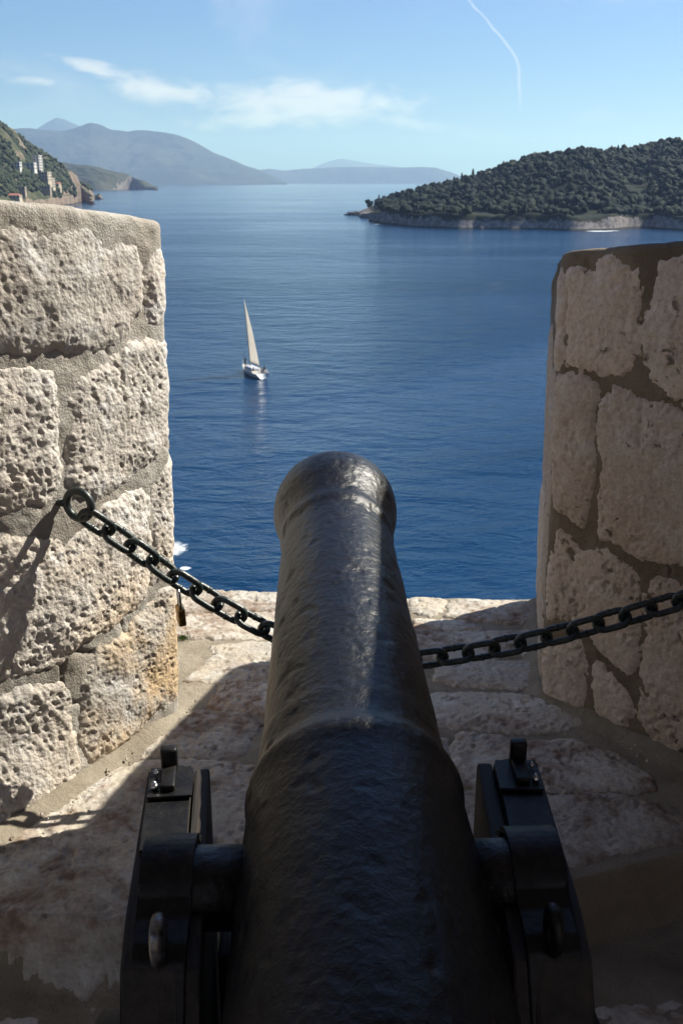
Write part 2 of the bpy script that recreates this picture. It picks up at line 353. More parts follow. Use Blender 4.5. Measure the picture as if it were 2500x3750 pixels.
def hill(name, cols_, mat, nt_, nj, drop=0.0, amp=8.0, nscale=.01, cliff=0.0, back=1.0, shape=.75, seed=0, jback=None):
    """cols: (waterline x, y, ridge x, y, ridge range). Returns the object plus its point grid"""
    W = []; Rg = []
    for (xw, yw, xr, yr, D) in cols_:
        W.append(on_sea(xw, yw)); Rg.append(at_range(xr, yr, D)-Vector((0, 0, drop)))
    W = np.array(W); Rg = np.array(Rg); u = np.linspace(0, 1, len(cols_)); U = np.linspace(0, 1, nt_)
    W = np.stack([np.interp(U, u, W[:, k]) for k in range(3)], -1); Rg = np.stack([np.interp(U, u, Rg[:, k]) for k in range(3)], -1)
    def smo(A):
        s_ = max(2.0, nt_/len(cols_)*.55); k = np.exp(-.5*(np.arange(-int(3*s_), int(3*s_)+1)/s_)**2); k /= k.sum(); m_ = len(k)//2
        return np.stack([np.convolve(np.pad(A[:, q], m_, 'reflect', reflect_type='odd'), k, 'valid') for q in range(3)], -1)
    W = smo(W); r0 = Rg[:, 2].copy(); Rg = smo(Rg); Rg[:, 2] = .65*r0+.35*Rg[:, 2]
    nb = jback or nj//3
    J = np.concatenate([np.linspace(-.03, 1, nj), 1+np.linspace(0, 1, nb+1)[1:]*back])
    U2, J2 = np.meshgrid(np.arange(nt_), J, indexing='ij')
    Wg = W[:, None, :]; Rr = Rg[:, None, :]; XY = Wg[..., :2]+(Rr-Wg)[..., :2]*J2[..., None]
    Hh = np.maximum(Rr[..., 2]-SEA, .5)
    f = np.where(J2 < 1, np.clip(J2, 0, 1)**shape, 1-((J2-1)/back)**1.6)
    Z = Hh*f
    dist = np.hypot((Rr-Wg)[..., 0], (Rr-Wg)[..., 1])*np.clip(J2, 0, 9)
    if cliff:
        wob = 9*fbm(P3(XY[..., 0]*.018, XY[..., 1]*.018), 4, seed+8, .6)*sstep(J2, -.2, .02); XY = XY+np.stack([wob, wob*.6+5*perlin(P3(XY[..., 0]*.05, XY[..., 1]*.05), seed+9)], -1)
    if cliff: Z = np.maximum(Z, np.minimum(cliff, Hh*.8)*sstep(dist, 0, 9)*np.where(J2 < 1.5, 1, 0)*(1+.35*perlin(P3(XY[..., 0]*.03, XY[..., 1]*.03), seed)))
    n_ = fbm(P3(XY[..., 0]*nscale, XY[..., 1]*nscale), 6, seed, .52)
    rid = 1-np.abs(fbm(P3(XY[..., 0]*nscale*1.3+9, XY[..., 1]*nscale*1.3), 4, seed+3))*2
    env = sstep(f, 0.02, .35)*(1-.65*np.exp(-((J2-1)/.12)**2))*np.clip(Hh/ (Hh.max()*.35), 0, 1)
    Z = Z+(n_*amp+rid*amp*.5-amp*.35)*env
    if cliff: Z = Z+.9*perlin(P3(XY[..., 0]*.16, XY[..., 1]*.16), seed+5)*sstep(f, 0, .05)
    Z = np.where(J2 <= 0, -1.5, Z)
    V = np.stack([XY[..., 0], XY[..., 1], SEA+Z], -1).reshape(-1, 3)
    o = mesh_obj(name, V, grid_faces(nt_, len(J)), mat); return o, V.reshape(nt_, len(J), 3), J
KARST = land_mat('mountain_karst', (.028, .038, .026), (.050, .056, .040), (.13, .125, .115), (.09, .085, .075), .0016, .50)
KARST2 = land_mat('headland_scrub', (.036, .042, .026), (.062, .062, .042), (.20, .175, .15), (.14, .12, .10), .010, .62, cliff_z=3)
LAND_L = land_mat('headland_slope', (.045, .055, .030), (.090, .085, .050), (.24, .185, .14), (.14, .11, .085), .05, .50, cliff_z=9)
LAND_I = land_mat('island_slope', (.014, .020, .012), (.026, .030, .018), (.25, .23, .22), (.10, .09, .085), .09, .50, cliff_z=7.5)

mt = [(-1500, 424, -1500, 230, 16500), (-900, 424, -900, 240, 16000), (-420, 424, -330, 260, 15500), (-120, 424, -120, 285, 15200), (34, 424, 20, 296, 15000), (54, 424, 54, 294, 15000), (75, 424, 75, 298, 15000), (155, 424, 155, 301, 15000), (183, 424, 183, 288, 15000),
      (209, 424, 209, 280, 15000), (230, 424, 230, 285, 15000), (252, 424, 252, 296, 15000), (299, 424, 299, 301, 15000), (324, 424, 324, 296, 15000), (370, 424, 371, 299, 15000),
      (392, 424, 392, 302, 15000), (432, 424, 432, 312, 15000), (457, 424, 457, 326, 15000), (479, 424, 479, 342, 15000), (504, 424, 504, 357, 15100), (540, 424, 540, 373, 15300), (580, 424, 580, 386, 15500), (625, 424, 620, 400, 15900), (660, 424, 655, 419, 16200)]
tag(hill('mountain', mt, KARST, 420, 90, amp=150, nscale=.00055, seed=4, shape=.8)[0], kind='structure')
tag(hill('mountain', [(40, 421, 60, 312, 24000), (76, 421, 80, 298, 24000), (104, 421, 104, 284, 24000), (129, 421, 129, 271, 24000), (151, 421, 151, 276, 24000), (180, 421, 180, 290, 24000), (260, 421, 260, 320, 24000)], KARST, 120, 30, amp=90, nscale=.0006, seed=9)[0], kind='structure')
tag(hill('hills', [(540, 421.3, 540, 400, 20500), (590, 421.3, 595, 393, 20500), (625, 421.3, 622, 387, 20500), (650, 421.3, 650, 392, 20500), (700, 421.3, 700, 388, 20500), (742, 421.3, 742, 384, 20500), (800, 421.3, 800, 384, 20500), (850, 421.3, 850, 382, 20500),
     (900, 421.3, 900, 385, 20500), (960, 421.3, 960, 383, 20500), (1000, 421.3, 1000, 386, 20500), (1040, 421.3, 1040, 395, 20500), (1060, 421.3, 1060, 406, 20500), (1075, 421.3, 1075, 418, 20500)], KARST, 260, 40, amp=60, nscale=.0009, seed=12)[0], kind='structure')
tag(hill('hills', [(700, 420, 700, 395, 33000), (735, 420, 735, 378, 33000), (765, 420, 765, 368, 33000), (782, 420, 782, 364, 33000), (810, 420, 810, 369, 33000), (850, 420, 850, 376, 33000), (900, 420, 900, 381, 33000), (960, 420, 960, 390, 33000)], KARST, 120, 16, amp=40, nscale=.0006, seed=15)[0], kind='structure')
tag(hill('headland', [(20, 437, 20, 360, 5200), (130, 437, 130, 372, 5100), (209, 437, 201, 380, 5000), (245, 437, 245, 388, 4950), (263, 436.5, 281, 397, 4950), (306, 435.5, 313, 411, 5000), (330, 434, 338, 421, 5100), (362, 432.5, 362, 429.5, 5200)], KARST2, 240, 60, amp=22, nscale=.004, cliff=5, seed=21)[0], kind='structure')
HL, HLG, HLJ = hill('headland', [(-1500, 640, -1500, 40, 1500), (-900, 600, -900, 80, 1550), (-500, 550, -480, 150, 1600), (-260, 520, -240, 215, 1650), (-120, 500, -110, 245, 1720), (0, 487, 0, 281, 1800), (18, 485, 20, 292, 1810), (40, 483, 40, 307, 1830), (48, 482, 49, 326, 1840), (60, 481, 62, 338, 1850), (85, 479, 85, 347, 1870), (110, 477, 110, 361, 1880),
     (137, 474, 137, 380, 1900), (162, 468.7, 160, 393, 1930), (180, 465.5, 182, 408, 1960), (194, 463, 198, 425, 1990), (206, 458, 208, 441, 2050), (214, 454, 213, 452, 2120)], LAND_L, 480, 120, amp=11, nscale=.012, cliff=13, seed=31, shape=.85)
tag(HL, kind='structure')
ISL, IG, IJ = hill('island', [(818, 494, 822, 491, 1262), (850, 501, 846, 478, 1255), (868, 513, 870, 470, 1240), (900, 517, 900, 455, 1230), (976, 523, 976, 432, 1220), (1033, 525, 1033, 424, 1215), (1090, 526, 1090, 406, 1210), (1132, 526, 1132, 394, 1205), (1168, 527, 1168, 383, 1200),
     (1205, 527, 1205, 371, 1195), (1231, 527, 1231, 362, 1190), (1278, 527, 1278, 357, 1190), (1335, 531, 1335, 347, 1190), (1402, 529, 1402, 349, 1195), (1430, 524, 1454, 351, 1210), (1480, 523, 1496, 336, 1225), (1520, 526, 1538, 328, 1230), (1568, 531, 1568, 327, 1230), (1700, 536, 1700, 320, 1200), (1900, 545, 1900, 330, 1150)],
     LAND_I, 420, 130, amp=7, nscale=.012, cliff=11, seed=41, shape=.9)
tag(ISL, kind='structure')

# forest: many crowns spread over the slopes
def ico(sub):
    bm = bmesh.new(); bmesh.ops.create_icosphere(bm, subdivisions=sub, radius=1.0)
    V = np.array([v.co[:] for v in bm.verts]); F = np.array([[v.index for v in f.verts] for f in bm.faces]); bm.free(); return V, F
IV, IF = ico(3); IV1, IF1 = ico(2)
def crown_var(V0, s, amp=.38):
    n_ = fbm(V0*1.5+s*11.3, 3, s)*amp*1.4+np.abs(perlin(V0*3.6+s*3, s+50))*.45-.1
    V = V0*(1+n_)[:, None]; V[:, 2] = V[:, 2]*.82; return V
CROWN = [crown_var(IV, s) for s in range(7)]; CROWN1 = [crown_var(IV1, s) for s in range(7)]
def spindle(s):
    V = IV1.copy(); V[:, 2] = V[:, 2]*3.0; V[:, :2] *= (1-.35*IV1[:, 2:3]); return V*(1+.25*perlin(IV1*3+s, s))[:, None]
def forest(name, G, J, n, rng, rmin, rmax, jr, mask=None, vars_=CROWN1, F0=IF1, mat=None, seed=3):
    Vs = []; Fs = []; off = 0; k = 0; tries = 0
    while k < n and tries < n*6:
        tries += 1
        i = rng.random()*(G.shape[0]-1.01); j = np.searchsorted(J, jr[0]+(jr[1]-jr[0])*rng.random()); j = min(j, G.shape[1]-2)
        a = G[int(i), j]; b = G[int(i)+1, j+1]; f = rng.random(); P = a+(b-a)*f
        if mask is not None and not mask(P, rng): continue
        r = rmin+(rmax-rmin)*rng.random()**2.2; th = rng.random()*6.28; c, s = math.cos(th), math.sin(th)
        V = vars_[int(rng.random()*len(vars_))]*r; V = np.stack([V[:, 0]*c-V[:, 1]*s, V[:, 0]*s+V[:, 1]*c, V[:, 2]*(.8+.5*rng.random())], -1)
        Vs.append(V+P+[0, 0, r*.45]); Fs.append(F0+off); off += len(V); k += 1
    o = mesh_obj(name, np.concatenate(Vs), np.concatenate(Fs), mat); return tag(o, kind='stuff')
def foliage(name, a, b_, c_, s=.12):
    m, t, b = newmat(name); p = pos(t)
    g = t.nodes.new('ShaderNodeNewGeometry')
    c = MIX(t, SS(t, tnoise(t, p, s, 3, .6), .38, .62), a, b_)
    c = MIX(t, SS(t, g.outputs['Random Per Island'], .4, 1.0, 0, .8), c, c_)
    t.links.new(c, b.inputs['Base Color']); b.inputs['Roughness'].default_value = .8; b.inputs['Specular IOR Level'].default_value = .15
    bump(t, b, tnoise(t, p, 1.4, 5, .75), 1.0, 1.0); return m
M_PINE = foliage('pine_canopy', (.0030, .0095, .0040), (.0065, .0175, .0060), (.019, .031, .012))
M_SCRUB = foliage('scrub_canopy', (.022, .035, .017), (.040, .052, .026), (.060, .066, .036))
rng = random.Random(5)
RS = at_range(1452, 466, 1010)
def not_rock(P, r):
    if math.hypot(P[0]-RS.x, (P[1]-RS.y)*.4) < 13: return False
    g = float(perlin(np.array([[P[0]*.022, P[1]*.022, 1.5]]))[0])
    return P[2] > SEA+9.5+2.5*math.sin(P[0]*.07) and g < .38+.3*r.random()
forest('forest', IG, IJ, 7000, rng, 1.3, 4.8, (.02, 1.12), not_rock, CROWN1+CROWN1+[v*.6 for v in CROWN1]+[spindle(3)*.45], IF1, mat=M_PINE)
def lmask(P, r):
    v = float(perlin(np.array([[P[0]*.012, P[1]*.012, 3.0]]))[0]); hgt = P[2]-SEA
    return hgt > 15+8*v*2 and v > -.25+.12*(hgt > 65)
forest('woodland', HLG, HLJ, 4200, rng, 2.0, 5.0, (.08, 1.1), lmask, CROWN1, IF1, M_SCRUB)
# single trees that stand out on the island skyline
M_BARK = simple('bark', (.06, .045, .03), .9)
def skyline_tree(x, ytop, D, wpx, kind, label):
    top = at_range(x, ytop, D); w = wpx*D/2302./2; hh = w*2.3 if kind == 'pine' else w*6.5
    base = top-Vector((0, 0, hh+ (1.5 if kind == 'pine' else .5)))
    r = empty('pine_tree' if kind == 'pine' else 'cypress_tree', base); tag(r, label, 'tree', 'trees on the island skyline')
    V, F = tube([(0, 0, -2), (0, .1, hh*.3), (.2, .1, hh*.7)], [w*.13, w*.1, w*.05], 7); mesh_obj('trunk', V, F, M_BARK, r)
    if kind == 'pine':
        Vs = []; Fs = []; off = 0
        for k in range(9):
            a = k*2.4; q = w*.52*(0 if k == 0 else 1); V = CROWN[k % 7]*w*(.62-.02*k)
            Vs.append(V+[math.cos(a)*q, math.sin(a)*q, hh*(.45+.42*((k*37) % 10)/10)]); Fs.append(IF+off); off += len(V)
        mesh_obj('crown', np.concatenate(Vs), np.concatenate(Fs), M_PINE, r)
    else: mesh_obj('crown', spindle(int(x))*[w, w, hh*.19]+[0, 0, hh*.5], IF1, M_PINE, r)
for a in [(848, 455, 1250, 18, 'pine', 'rounded pine at the very tip of the wooded island above its low rocks'),
          (870, 446, 1243, 4, 'cypress', 'thin pointed tree beside the pine at the tip of the island'),
          (1060, 396, 1213, 5, 'cypress', 'first thin pointed tree on the island skyline beside the far shore'),
          (1086, 387, 1212, 6, 'cypress', 'taller pointed tree on the skyline where the far hills meet the island'),
          (1100, 390, 1211, 10, 'pine', 'small bushy tree right beside the taller pointed skyline tree'),
          (1205, 354, 1198, 16, 'pine', 'lone round-topped tree standing clear on the rising island skyline'),
          (1234, 348, 1194, 22, 'pine', 'broad double-crowned tree next to the lone round-topped skyline tree'),
          (1280, 344, 1192, 20, 'pine', 'low dome-shaped tree on the middle of the island skyline'),
          (1338, 332, 1192, 26, 'pine', 'widest dark tree on the hump of the island skyline'),
          (1496, 326, 1228, 18, 'pine', 'round tree at the foot of the last skyline rise near the photo edge'),
          (1538, 312, 1232, 14, 'pine', 'highest tree sticking up from the top of the island near the photo edge')]:
    skyline_tree(*a)
# rock islet off the left headland
bmr = bmesh.new(); bmesh.ops.create_icosphere(bmr, subdivisions=5, radius=1.0)
q = on_sea(229, 457.5)
for v in bmr.verts:
    nn = v.co.normalized(); d = float(fbm(np.array([[nn.x*1.8, nn.y*1.8, nn.z*1.8]]), 5, 5, .6)[0])
    v.co = Vector((nn.x*12*(1+.4*d), nn.y*9*(1+.4*d), max(nn.z, -.1)*9.5*(1+.7*d)*math.exp(-((nn.x+.25)/.55)**2)+.4))
ro = bm_obj('sea_rock', bmr, LAND_L); ro.location = q; tag(ro, 'small brown rock islet in the sea just off the steep left headland', 'rock')
bmr = bmesh.new(); bmesh.ops.create_icosphere(bmr, subdivisions=5, radius=1.0)
for v in bmr.verts:
    nn = v.co.normalized(); d = float(fbm(np.array([[nn.x*2.8, nn.y*1.8, nn.z*1.8]]), 5, 15, .6)[0])
    v.co = Vector((nn.x*19*(1+.4*d), nn.y*9*(1+.4*d), max(nn.z, -.1)*4.2*(1+.9*d)))
ro = bm_obj('sea_rock', bmr, LAND_I); ro.location = on_sea(838, 494); tag(ro, 'low flat rocks reaching into the sea at the tip of the wooded island', 'rock')

# ------------------------------------------------------------------ buildings on the left headland
M_WHITE = simple('white_render', (.52, .50, .47), .8, sc_=1, c2=(.44, .42, .39)); M_CREAM = simple('cream_render', (.52, .43, .32), .85, sc_=1)
M_OCHRE = simple('ochre_stone_wall', (.34, .28, .21), .9, sc_=.6); M_TILE = simple('red_roof_tile', (.33, .13, .08), .85, sc_=2); M_PANE = simple('window_glass', (.03, .04, .05), .15)
dg = bpy.context.evaluated_depsgraph_get()
bv = bvhtree.BVHTree.FromPolygons([Vector(v) for v in HLG.reshape(-1, 3)], [tuple(f) for f in grid_faces(*HLG.shape[:2]).tolist()])
def building(name, label, x, ybase, wm, dm, hm, mat, rot=0.0, roof=None, cols_=4, rows=3, arch=False):
    d = sight(x, ybase); hit = bv.ray_cast(Vector(EYE), d.normalized(), 5000)
    P = hit[0] if hit[0] is not None else at_range(x, ybase, 1750)
    yaw = math.atan2(P.x, P.y)
    r = empty(name, (P.x, P.y, P.z-2), -yaw+rot); tag(r, label, 'building')
    bm = bmesh.new(); box(bm, (0, dm/2, hm/2+1-3), (wm, dm, hm+2+6)); bm_obj('wall', bm, mat, r, False)
    top = hm+2
    if roof == 'hip':
        V = [(-wm/2-.5, -.5, top), (wm/2+.5, -.5, top), (wm/2+.5, dm+.5, top), (-wm/2-.5, dm+.5, top), (-wm/4, dm/2, top+2.6), (wm/4, dm/2, top+2.6)]
        mesh_obj('roof', V, [(0, 1, 5, 4), (1, 2, 5), (2, 3, 4, 5), (3, 0, 4), (3, 2, 1, 0)], M_TILE, r, False)
    else:
        bm = bmesh.new(); box(bm, (0, dm/2, top+.35), (wm+.4, dm+.4, .7)); bm_obj('parapet', bm, mat, r, False)
    for face in (0, 1):                             # front face, and the sunlit right end
        L = wm if face == 0 else dm; nc = cols_ if face == 0 else max(1, int(cols_*dm/wm))
        for i in range(nc):
            for j in range(rows):
                c = (i+.5)*L/nc; z = 3+(j+.5)*(hm-1)/rows; ww = min(L/nc*.5, 2.0); wh = (hm-1)/rows*.55
                bm = bmesh.new()
                if face == 0: box(bm, (-wm/2+c, -.04, z), (ww+.3, .16, wh+.3))
                else: box(bm, (wm/2+.04, c, z), (.16, ww+.3, wh+.3))
                f = bm_obj('window', bm, M_WHITE if mat is not M_WHITE else M_CREAM, r, False)
                bm = bmesh.new()
                if face == 0: box(bm, (-wm/2+c, -.10, z), (ww, .12, wh))
                else: box(bm, (wm/2+.10, c, z), (.12, ww, wh))
                bm_obj('pane', bm, M_PANE, f, False)
    return r
building('hotel_building', 'white hotel wing with big openings, left of the tall white tower', 62, 392, 24, 12, 11, M_WHITE, -.35, None, 4, 2)
building('hotel_building', 'tall narrow white tower block at the right end of the hotel', 86, 397, 10, 10, 25, M_WHITE, -.55, None, 2, 6)
building('hotel_building', 'low white block at the left end of the hotel among trees', 34, 388, 16, 10, 9, M_WHITE, -.35, None, 4, 2)
building('stone_house', 'cream house with stepped walls just below the white hotel tower', 101, 418, 15, 12, 14, M_CREAM, -.5, None, 3, 3)
building('stone_house', 'slender cream house tower lowest and farthest right on the headland slope', 117, 433, 8, 8, 15, M_CREAM, -.5, None, 2, 4)
building('stone_house', 'small pale house at the outer right end of the terrace', 130, 431, 9, 8, 6, M_CREAM, -.5, 'hip', 2, 1)
building('terrace_building', 'long low stone terrace building under the cream houses', 92, 436, 30, 8, 5, M_OCHRE, -.25, None, 7, 1)
building('terrace_building', 'low stone building at the left below the hotel trees', 38, 440, 24, 8, 6, M_OCHRE, -.25, None, 5, 1)
building('red_roofed_house', 'house with a red tiled roof nearest the water behind the left wall', 30, 458, 18, 12, 5, M_CREAM, -.3, 'hip', 4, 1)

# ------------------------------------------------------------------ air
hz = bmesh.new(); ztop = 1700.0; box(hz, (0, 0, (ztop+SEA-1)/2), (90000, 90000, ztop-SEA+1))
hm = bpy.data.materials.new('haze_air'); hm.use_nodes = True; t = hm.node_tree; t.nodes.clear()
pv = t.nodes.new('ShaderNodeVolumePrincipled'); pv.inputs['Density'].default_value = 5.6e-5; pv.inputs['Color'].default_value = (.42, .60, 1.0, 1); pv.inputs['Absorption Color'].default_value = (.32, .76, 1, 1); pv.inputs['Anisotropy'].default_value = 0.2
ou = t.nodes.new('ShaderNodeOutputMaterial'); t.links.new(pv.outputs[0], ou.inputs['Volume'])
hz_o = bm_obj('haze', hz, hm, smooth=False); tag(hz_o, kind='stuff')

# outlines of the stones, metres: (distance along face, height) on the walls, (x, y) on the floor
LEFT_STONES = [[(0.703, 1.474),(0.522, 1.494),(0.431, 1.496),(0.324, 1.486),(0.265, 1.478),(0.241, 1.46),(0.193, 1.463),(0.134, 1.441),(0.096, 1.435),(0.086, 1.382),(0.085, 1.315),(0.096, 1.275),(0.14, 1.25),(0.168, 1.203),(0.231, 1.204),(0.314, 1.202),(0.4, 1.22),(0.481, 1.219),(0.558, 1.235),(0.736, 1.256)],
 [(0.041, 1.379),(0.011, 1.417),(-0.041, 1.42),(-0.054, 1.365),(-0.049, 1.303),(-0.044, 1.241),(0.017, 1.226),(0.048, 1.24),(0.05, 1.295),(0.054, 1.353)],
 [(0.804, 1.173),(0.566, 1.171),(0.478, 1.16),(0.419, 1.138),(0.405, 1.107),(0.417, 1.08),(0.406, 1.029),(0.418, 0.999),(0.417, 0.899),(0.415, 0.862),(0.458, 0.833),(0.53, 0.833),(0.611, 0.845),(0.847, 0.9)],
 [(0.315, 1.118),(0.277, 1.129),(0.227, 1.147),(0.197, 1.163),(0.126, 1.184),(0.048, 1.184),(-0.021, 1.171),(-0.055, 1.124),(-0.055, 1.049),(-0.049, 0.976),(-0.04, 0.916),(0.018, 0.895),(0.05, 0.858),(0.085, 0.842),(0.16, 0.835),(0.216, 0.817),(0.297, 0.802),(0.358, 0.832),(0.38, 0.877),(0.366, 0.914),(0.37, 0.961),(0.349, 1.018),(0.351, 1.071)],
 [(0.061, 0.777),(0.029, 0.808),(-0.041, 0.831),(-0.04, 0.697),(-0.031, 0.576),(-0.017, 0.482),(0.084, 0.482),(0.083, 0.598),(0.073, 0.688)],
 [(0.865, 0.783),(0.623, 0.755),(0.54, 0.754),(0.441, 0.721),(0.414, 0.693),(0.323, 0.717),(0.269, 0.757),(0.172, 0.768),(0.114, 0.771),(0.091, 0.733),(0.094, 0.621),(0.107, 0.524),(0.129, 0.45),(0.187, 0.437),(0.296, 0.419),(0.382, 0.408),(0.434, 0.385),(0.497, 0.387),(0.587, 0.389),(0.672, 0.397),(0.919, 0.44)],
 [(0.344, 0.332),(0.311, 0.359),(0.266, 0.368),(0.205, 0.36),(0.171, 0.387),(0.088, 0.414),(0.052, 0.436),(-0.039, 0.424),(-0.034, 0.282),(-0.022, 0.129),(-0.009, 0.045),(0.102, 0.072),(0.196, 0.045),(0.301, 0.032),(0.381, 0.051),(0.402, 0.131),(0.385, 0.209),(0.385, 0.284)],
 [(0.924, 0.409),(0.677, 0.362),(0.619, 0.344),(0.54, 0.323),(0.471, 0.301),(0.44, 0.276),(0.443, 0.199),(0.44, 0.106),(0.435, 0.021),(0.468, -0.014),(0.534, 0.008),(0.629, 0.029),(0.693, 0.023),(0.804, 0.04),(0.974, 0.088)]]
RIGHT_STONES = [[(-0.054, 1.32),(-0.034, 1.352),(0.001, 1.336),(0.007, 1.288),(0.001, 1.213),(0.015, 1.101),(-0.004, 1.086),(-0.038, 1.081)],
 [(0.017, 1.36),(0.05, 1.368),(0.098, 1.35),(0.109, 1.384),(0.144, 1.401),(0.181, 1.388),(0.238, 1.385),(0.247, 1.327),(0.246, 1.236),(0.247, 1.163),(0.223, 1.109),(0.144, 1.096),(0.083, 1.105),(0.034, 1.111),(0.018, 1.213),(0.026, 1.304)],
 [(0.297, 1.394),(0.413, 1.418),(0.507, 1.412),(0.553, 1.058),(0.434, 1.045),(0.392, 1.053),(0.36, 1.072),(0.317, 1.097),(0.284, 1.142),(0.261, 1.226),(0.283, 1.282),(0.297, 1.33)],
 [(-0.001, 1.053),(0.07, 1.063),(0.123, 1.045),(0.133, 0.98),(0.125, 0.898),(0.138, 0.798),(0.125, 0.726),(0.117, 0.632),(0.067, 0.641),(0.016, 0.657),(-0.009, 0.767),(-0.014, 0.872),(-0.018, 0.976)],
 [(0.154, 0.99),(0.193, 1.047),(0.239, 1.036),(0.284, 1.017),(0.339, 1.02),(0.382, 1.008),(0.439, 1.004),(0.561, 1.002),(0.608, 0.645),(0.487, 0.604),(0.359, 0.592),(0.278, 0.583),(0.237, 0.613),(0.184, 0.606),(0.167, 0.701),(0.179, 0.807),(0.16, 0.904)],
 [(0.007, 0.469),(0.039, 0.576),(0.083, 0.551),(0.126, 0.526),(0.174, 0.553),(0.228, 0.548),(0.292, 0.531),(0.315, 0.488),(0.325, 0.354),(0.329, 0.247),(0.309, 0.209),(0.26, 0.228),(0.202, 0.252),(0.157, 0.296),(0.072, 0.306),(0.005, 0.279),(-0.004, 0.397)],
 [(0.346, 0.469),(0.381, 0.523),(0.438, 0.526),(0.519, 0.556),(0.619, 0.561),(0.691, 0.007),(0.592, -0.042),(0.504, 0.003),(0.416, 0.021),(0.369, 0.074),(0.36, 0.201),(0.358, 0.286),(0.373, 0.347),(0.348, 0.422)],
 [(-0.013, 0.174),(0.129, 0.233),(0.158, 0.182),(0.161, 0.105),(0.156, 0.023),(0.148, -0.045),(0.083, -0.048),(0.012, -0.038)],
 [(0.193, 0.164),(0.208, 0.185),(0.259, 0.159),(0.309, 0.133),(0.329, 0.087),(0.319, 0.036),(0.291, -0.007),(0.24, 0.019),(0.207, 0.06)]]
FLOOR_STONES = [[(-0.731, 3.858),(-0.26, 3.854),(0.262, 3.83),(0.24, 3.605),(-0.246, 3.618),(-0.485, 3.61),(-0.657, 3.618),(-0.776, 3.618)],
 [(0.283, 3.821),(0.427, 3.784),(0.382, 3.605),(0.34, 3.576),(0.275, 3.61)],
 [(0.457, 3.771),(0.644, 3.739),(0.831, 3.704),(0.81, 3.527),(0.61, 3.511),(0.489, 3.544),(0.416, 3.568)],
 [(0.294, 3.527),(0.484, 3.503),(0.52, 3.464),(0.508, 3.429),(0.28, 3.441)],
 [(-0.759, 3.523),(-0.648, 3.56),(-0.532, 3.576),(-0.279, 3.593),(-0.176, 3.576),(-0.153, 3.418),(-0.232, 3.372),(-0.392, 3.365),(-0.619, 3.38),(-0.777, 3.365)],
 [(-0.039, 3.395),(0.27, 3.418),(0.513, 3.41),(0.727, 3.425),(0.793, 3.387),(0.779, 3.278),(0.517, 3.202),(0.332, 3.202),(0.243, 3.243),(-0.006, 3.243)],
 [(-0.521, 3.042),(-0.475, 3.141),(-0.44, 3.225),(-0.462, 3.285),(-0.356, 3.325),(-0.229, 3.328),(-0.133, 3.314),(-0.117, 3.076),(-0.211, 3.026),(-0.33, 3.039),(-0.416, 3.02)],
 [(0.343, 3.148),(0.483, 3.174),(0.634, 3.168),(0.751, 3.141),(0.738, 3.008),(0.574, 2.983),(0.403, 3.008),(0.326, 3.045)],
 [(-0.411, 2.861),(-0.395, 2.996),(-0.327, 3.014),(-0.21, 3.005),(-0.093, 2.99),(-0.089, 2.833),(-0.198, 2.811),(-0.311, 2.833)],
 [(-0.035, 2.999),(0.168, 2.983),(0.279, 2.924),(0.396, 2.948),(0.565, 2.93),(0.732, 2.912),(0.767, 2.758),(0.581, 2.7),(0.397, 2.726),(0.291, 2.737),(0.157, 2.758),(-0.019, 2.811)],
 [(-0.58, 2.571),(-0.546, 2.668),(-0.509, 2.771),(-0.462, 2.822),(-0.308, 2.806),(-0.263, 2.752),(-0.279, 2.668),(-0.303, 2.582),(-0.374, 2.554),(-0.477, 2.564)],
 [(0.336, 2.626),(0.37, 2.695),(0.457, 2.675),(0.57, 2.643),(0.703, 2.65),(0.79, 2.582),(0.86, 2.468),(0.865, 2.4),(0.717, 2.387),(0.563, 2.4),(0.407, 2.408),(0.312, 2.425),(0.317, 2.536)],
 [(-0.857, 2.193),(-0.811, 2.264),(-0.751, 2.298),(-0.704, 2.393),(-0.641, 2.495),(-0.573, 2.531),(-0.486, 2.54),(-0.384, 2.531),(-0.23, 2.504),(-0.104, 2.468),(-0.07, 2.119),(-0.196, 2.052),(-0.338, 2.004),(-0.499, 1.973),(-0.491, 1.842),(-0.559, 1.845),(-0.582, 1.826),(-0.66, 1.853),(-0.718, 1.865),(-0.782, 1.889),(-0.916, 1.928),(-1.013, 2.02),(-0.927, 2.136)],
 [(0.331, 2.379),(0.438, 2.373),(0.603, 2.36),(0.691, 2.366),(0.776, 2.36),(0.842, 2.324),(0.849, 2.275),(0.963, 2.264),(0.965, 2.204),(0.846, 2.175),(0.758, 2.148),(0.714, 2.129),(0.651, 2.117),(0.585, 2.098),(0.499, 2.068),(0.297, 2.085),(0.241, 2.171),(0.268, 2.342)],
 [(-0.032, 2.706),(0.128, 2.693),(0.31, 2.655),(0.275, 2.425),(0.223, 2.226),(0.186, 2.036),(-0.025, 2.036),(-0.054, 2.425)]]
SHADE_PIER_X, SHADE_PIER_Y0, SHADE_PIER_Y1, SHADE_PIER_Z = 1.20, .2, 3.10, 2.03
SHADE_SLAB_Y, SHADE_SLAB_Z = 2.2, 2.35
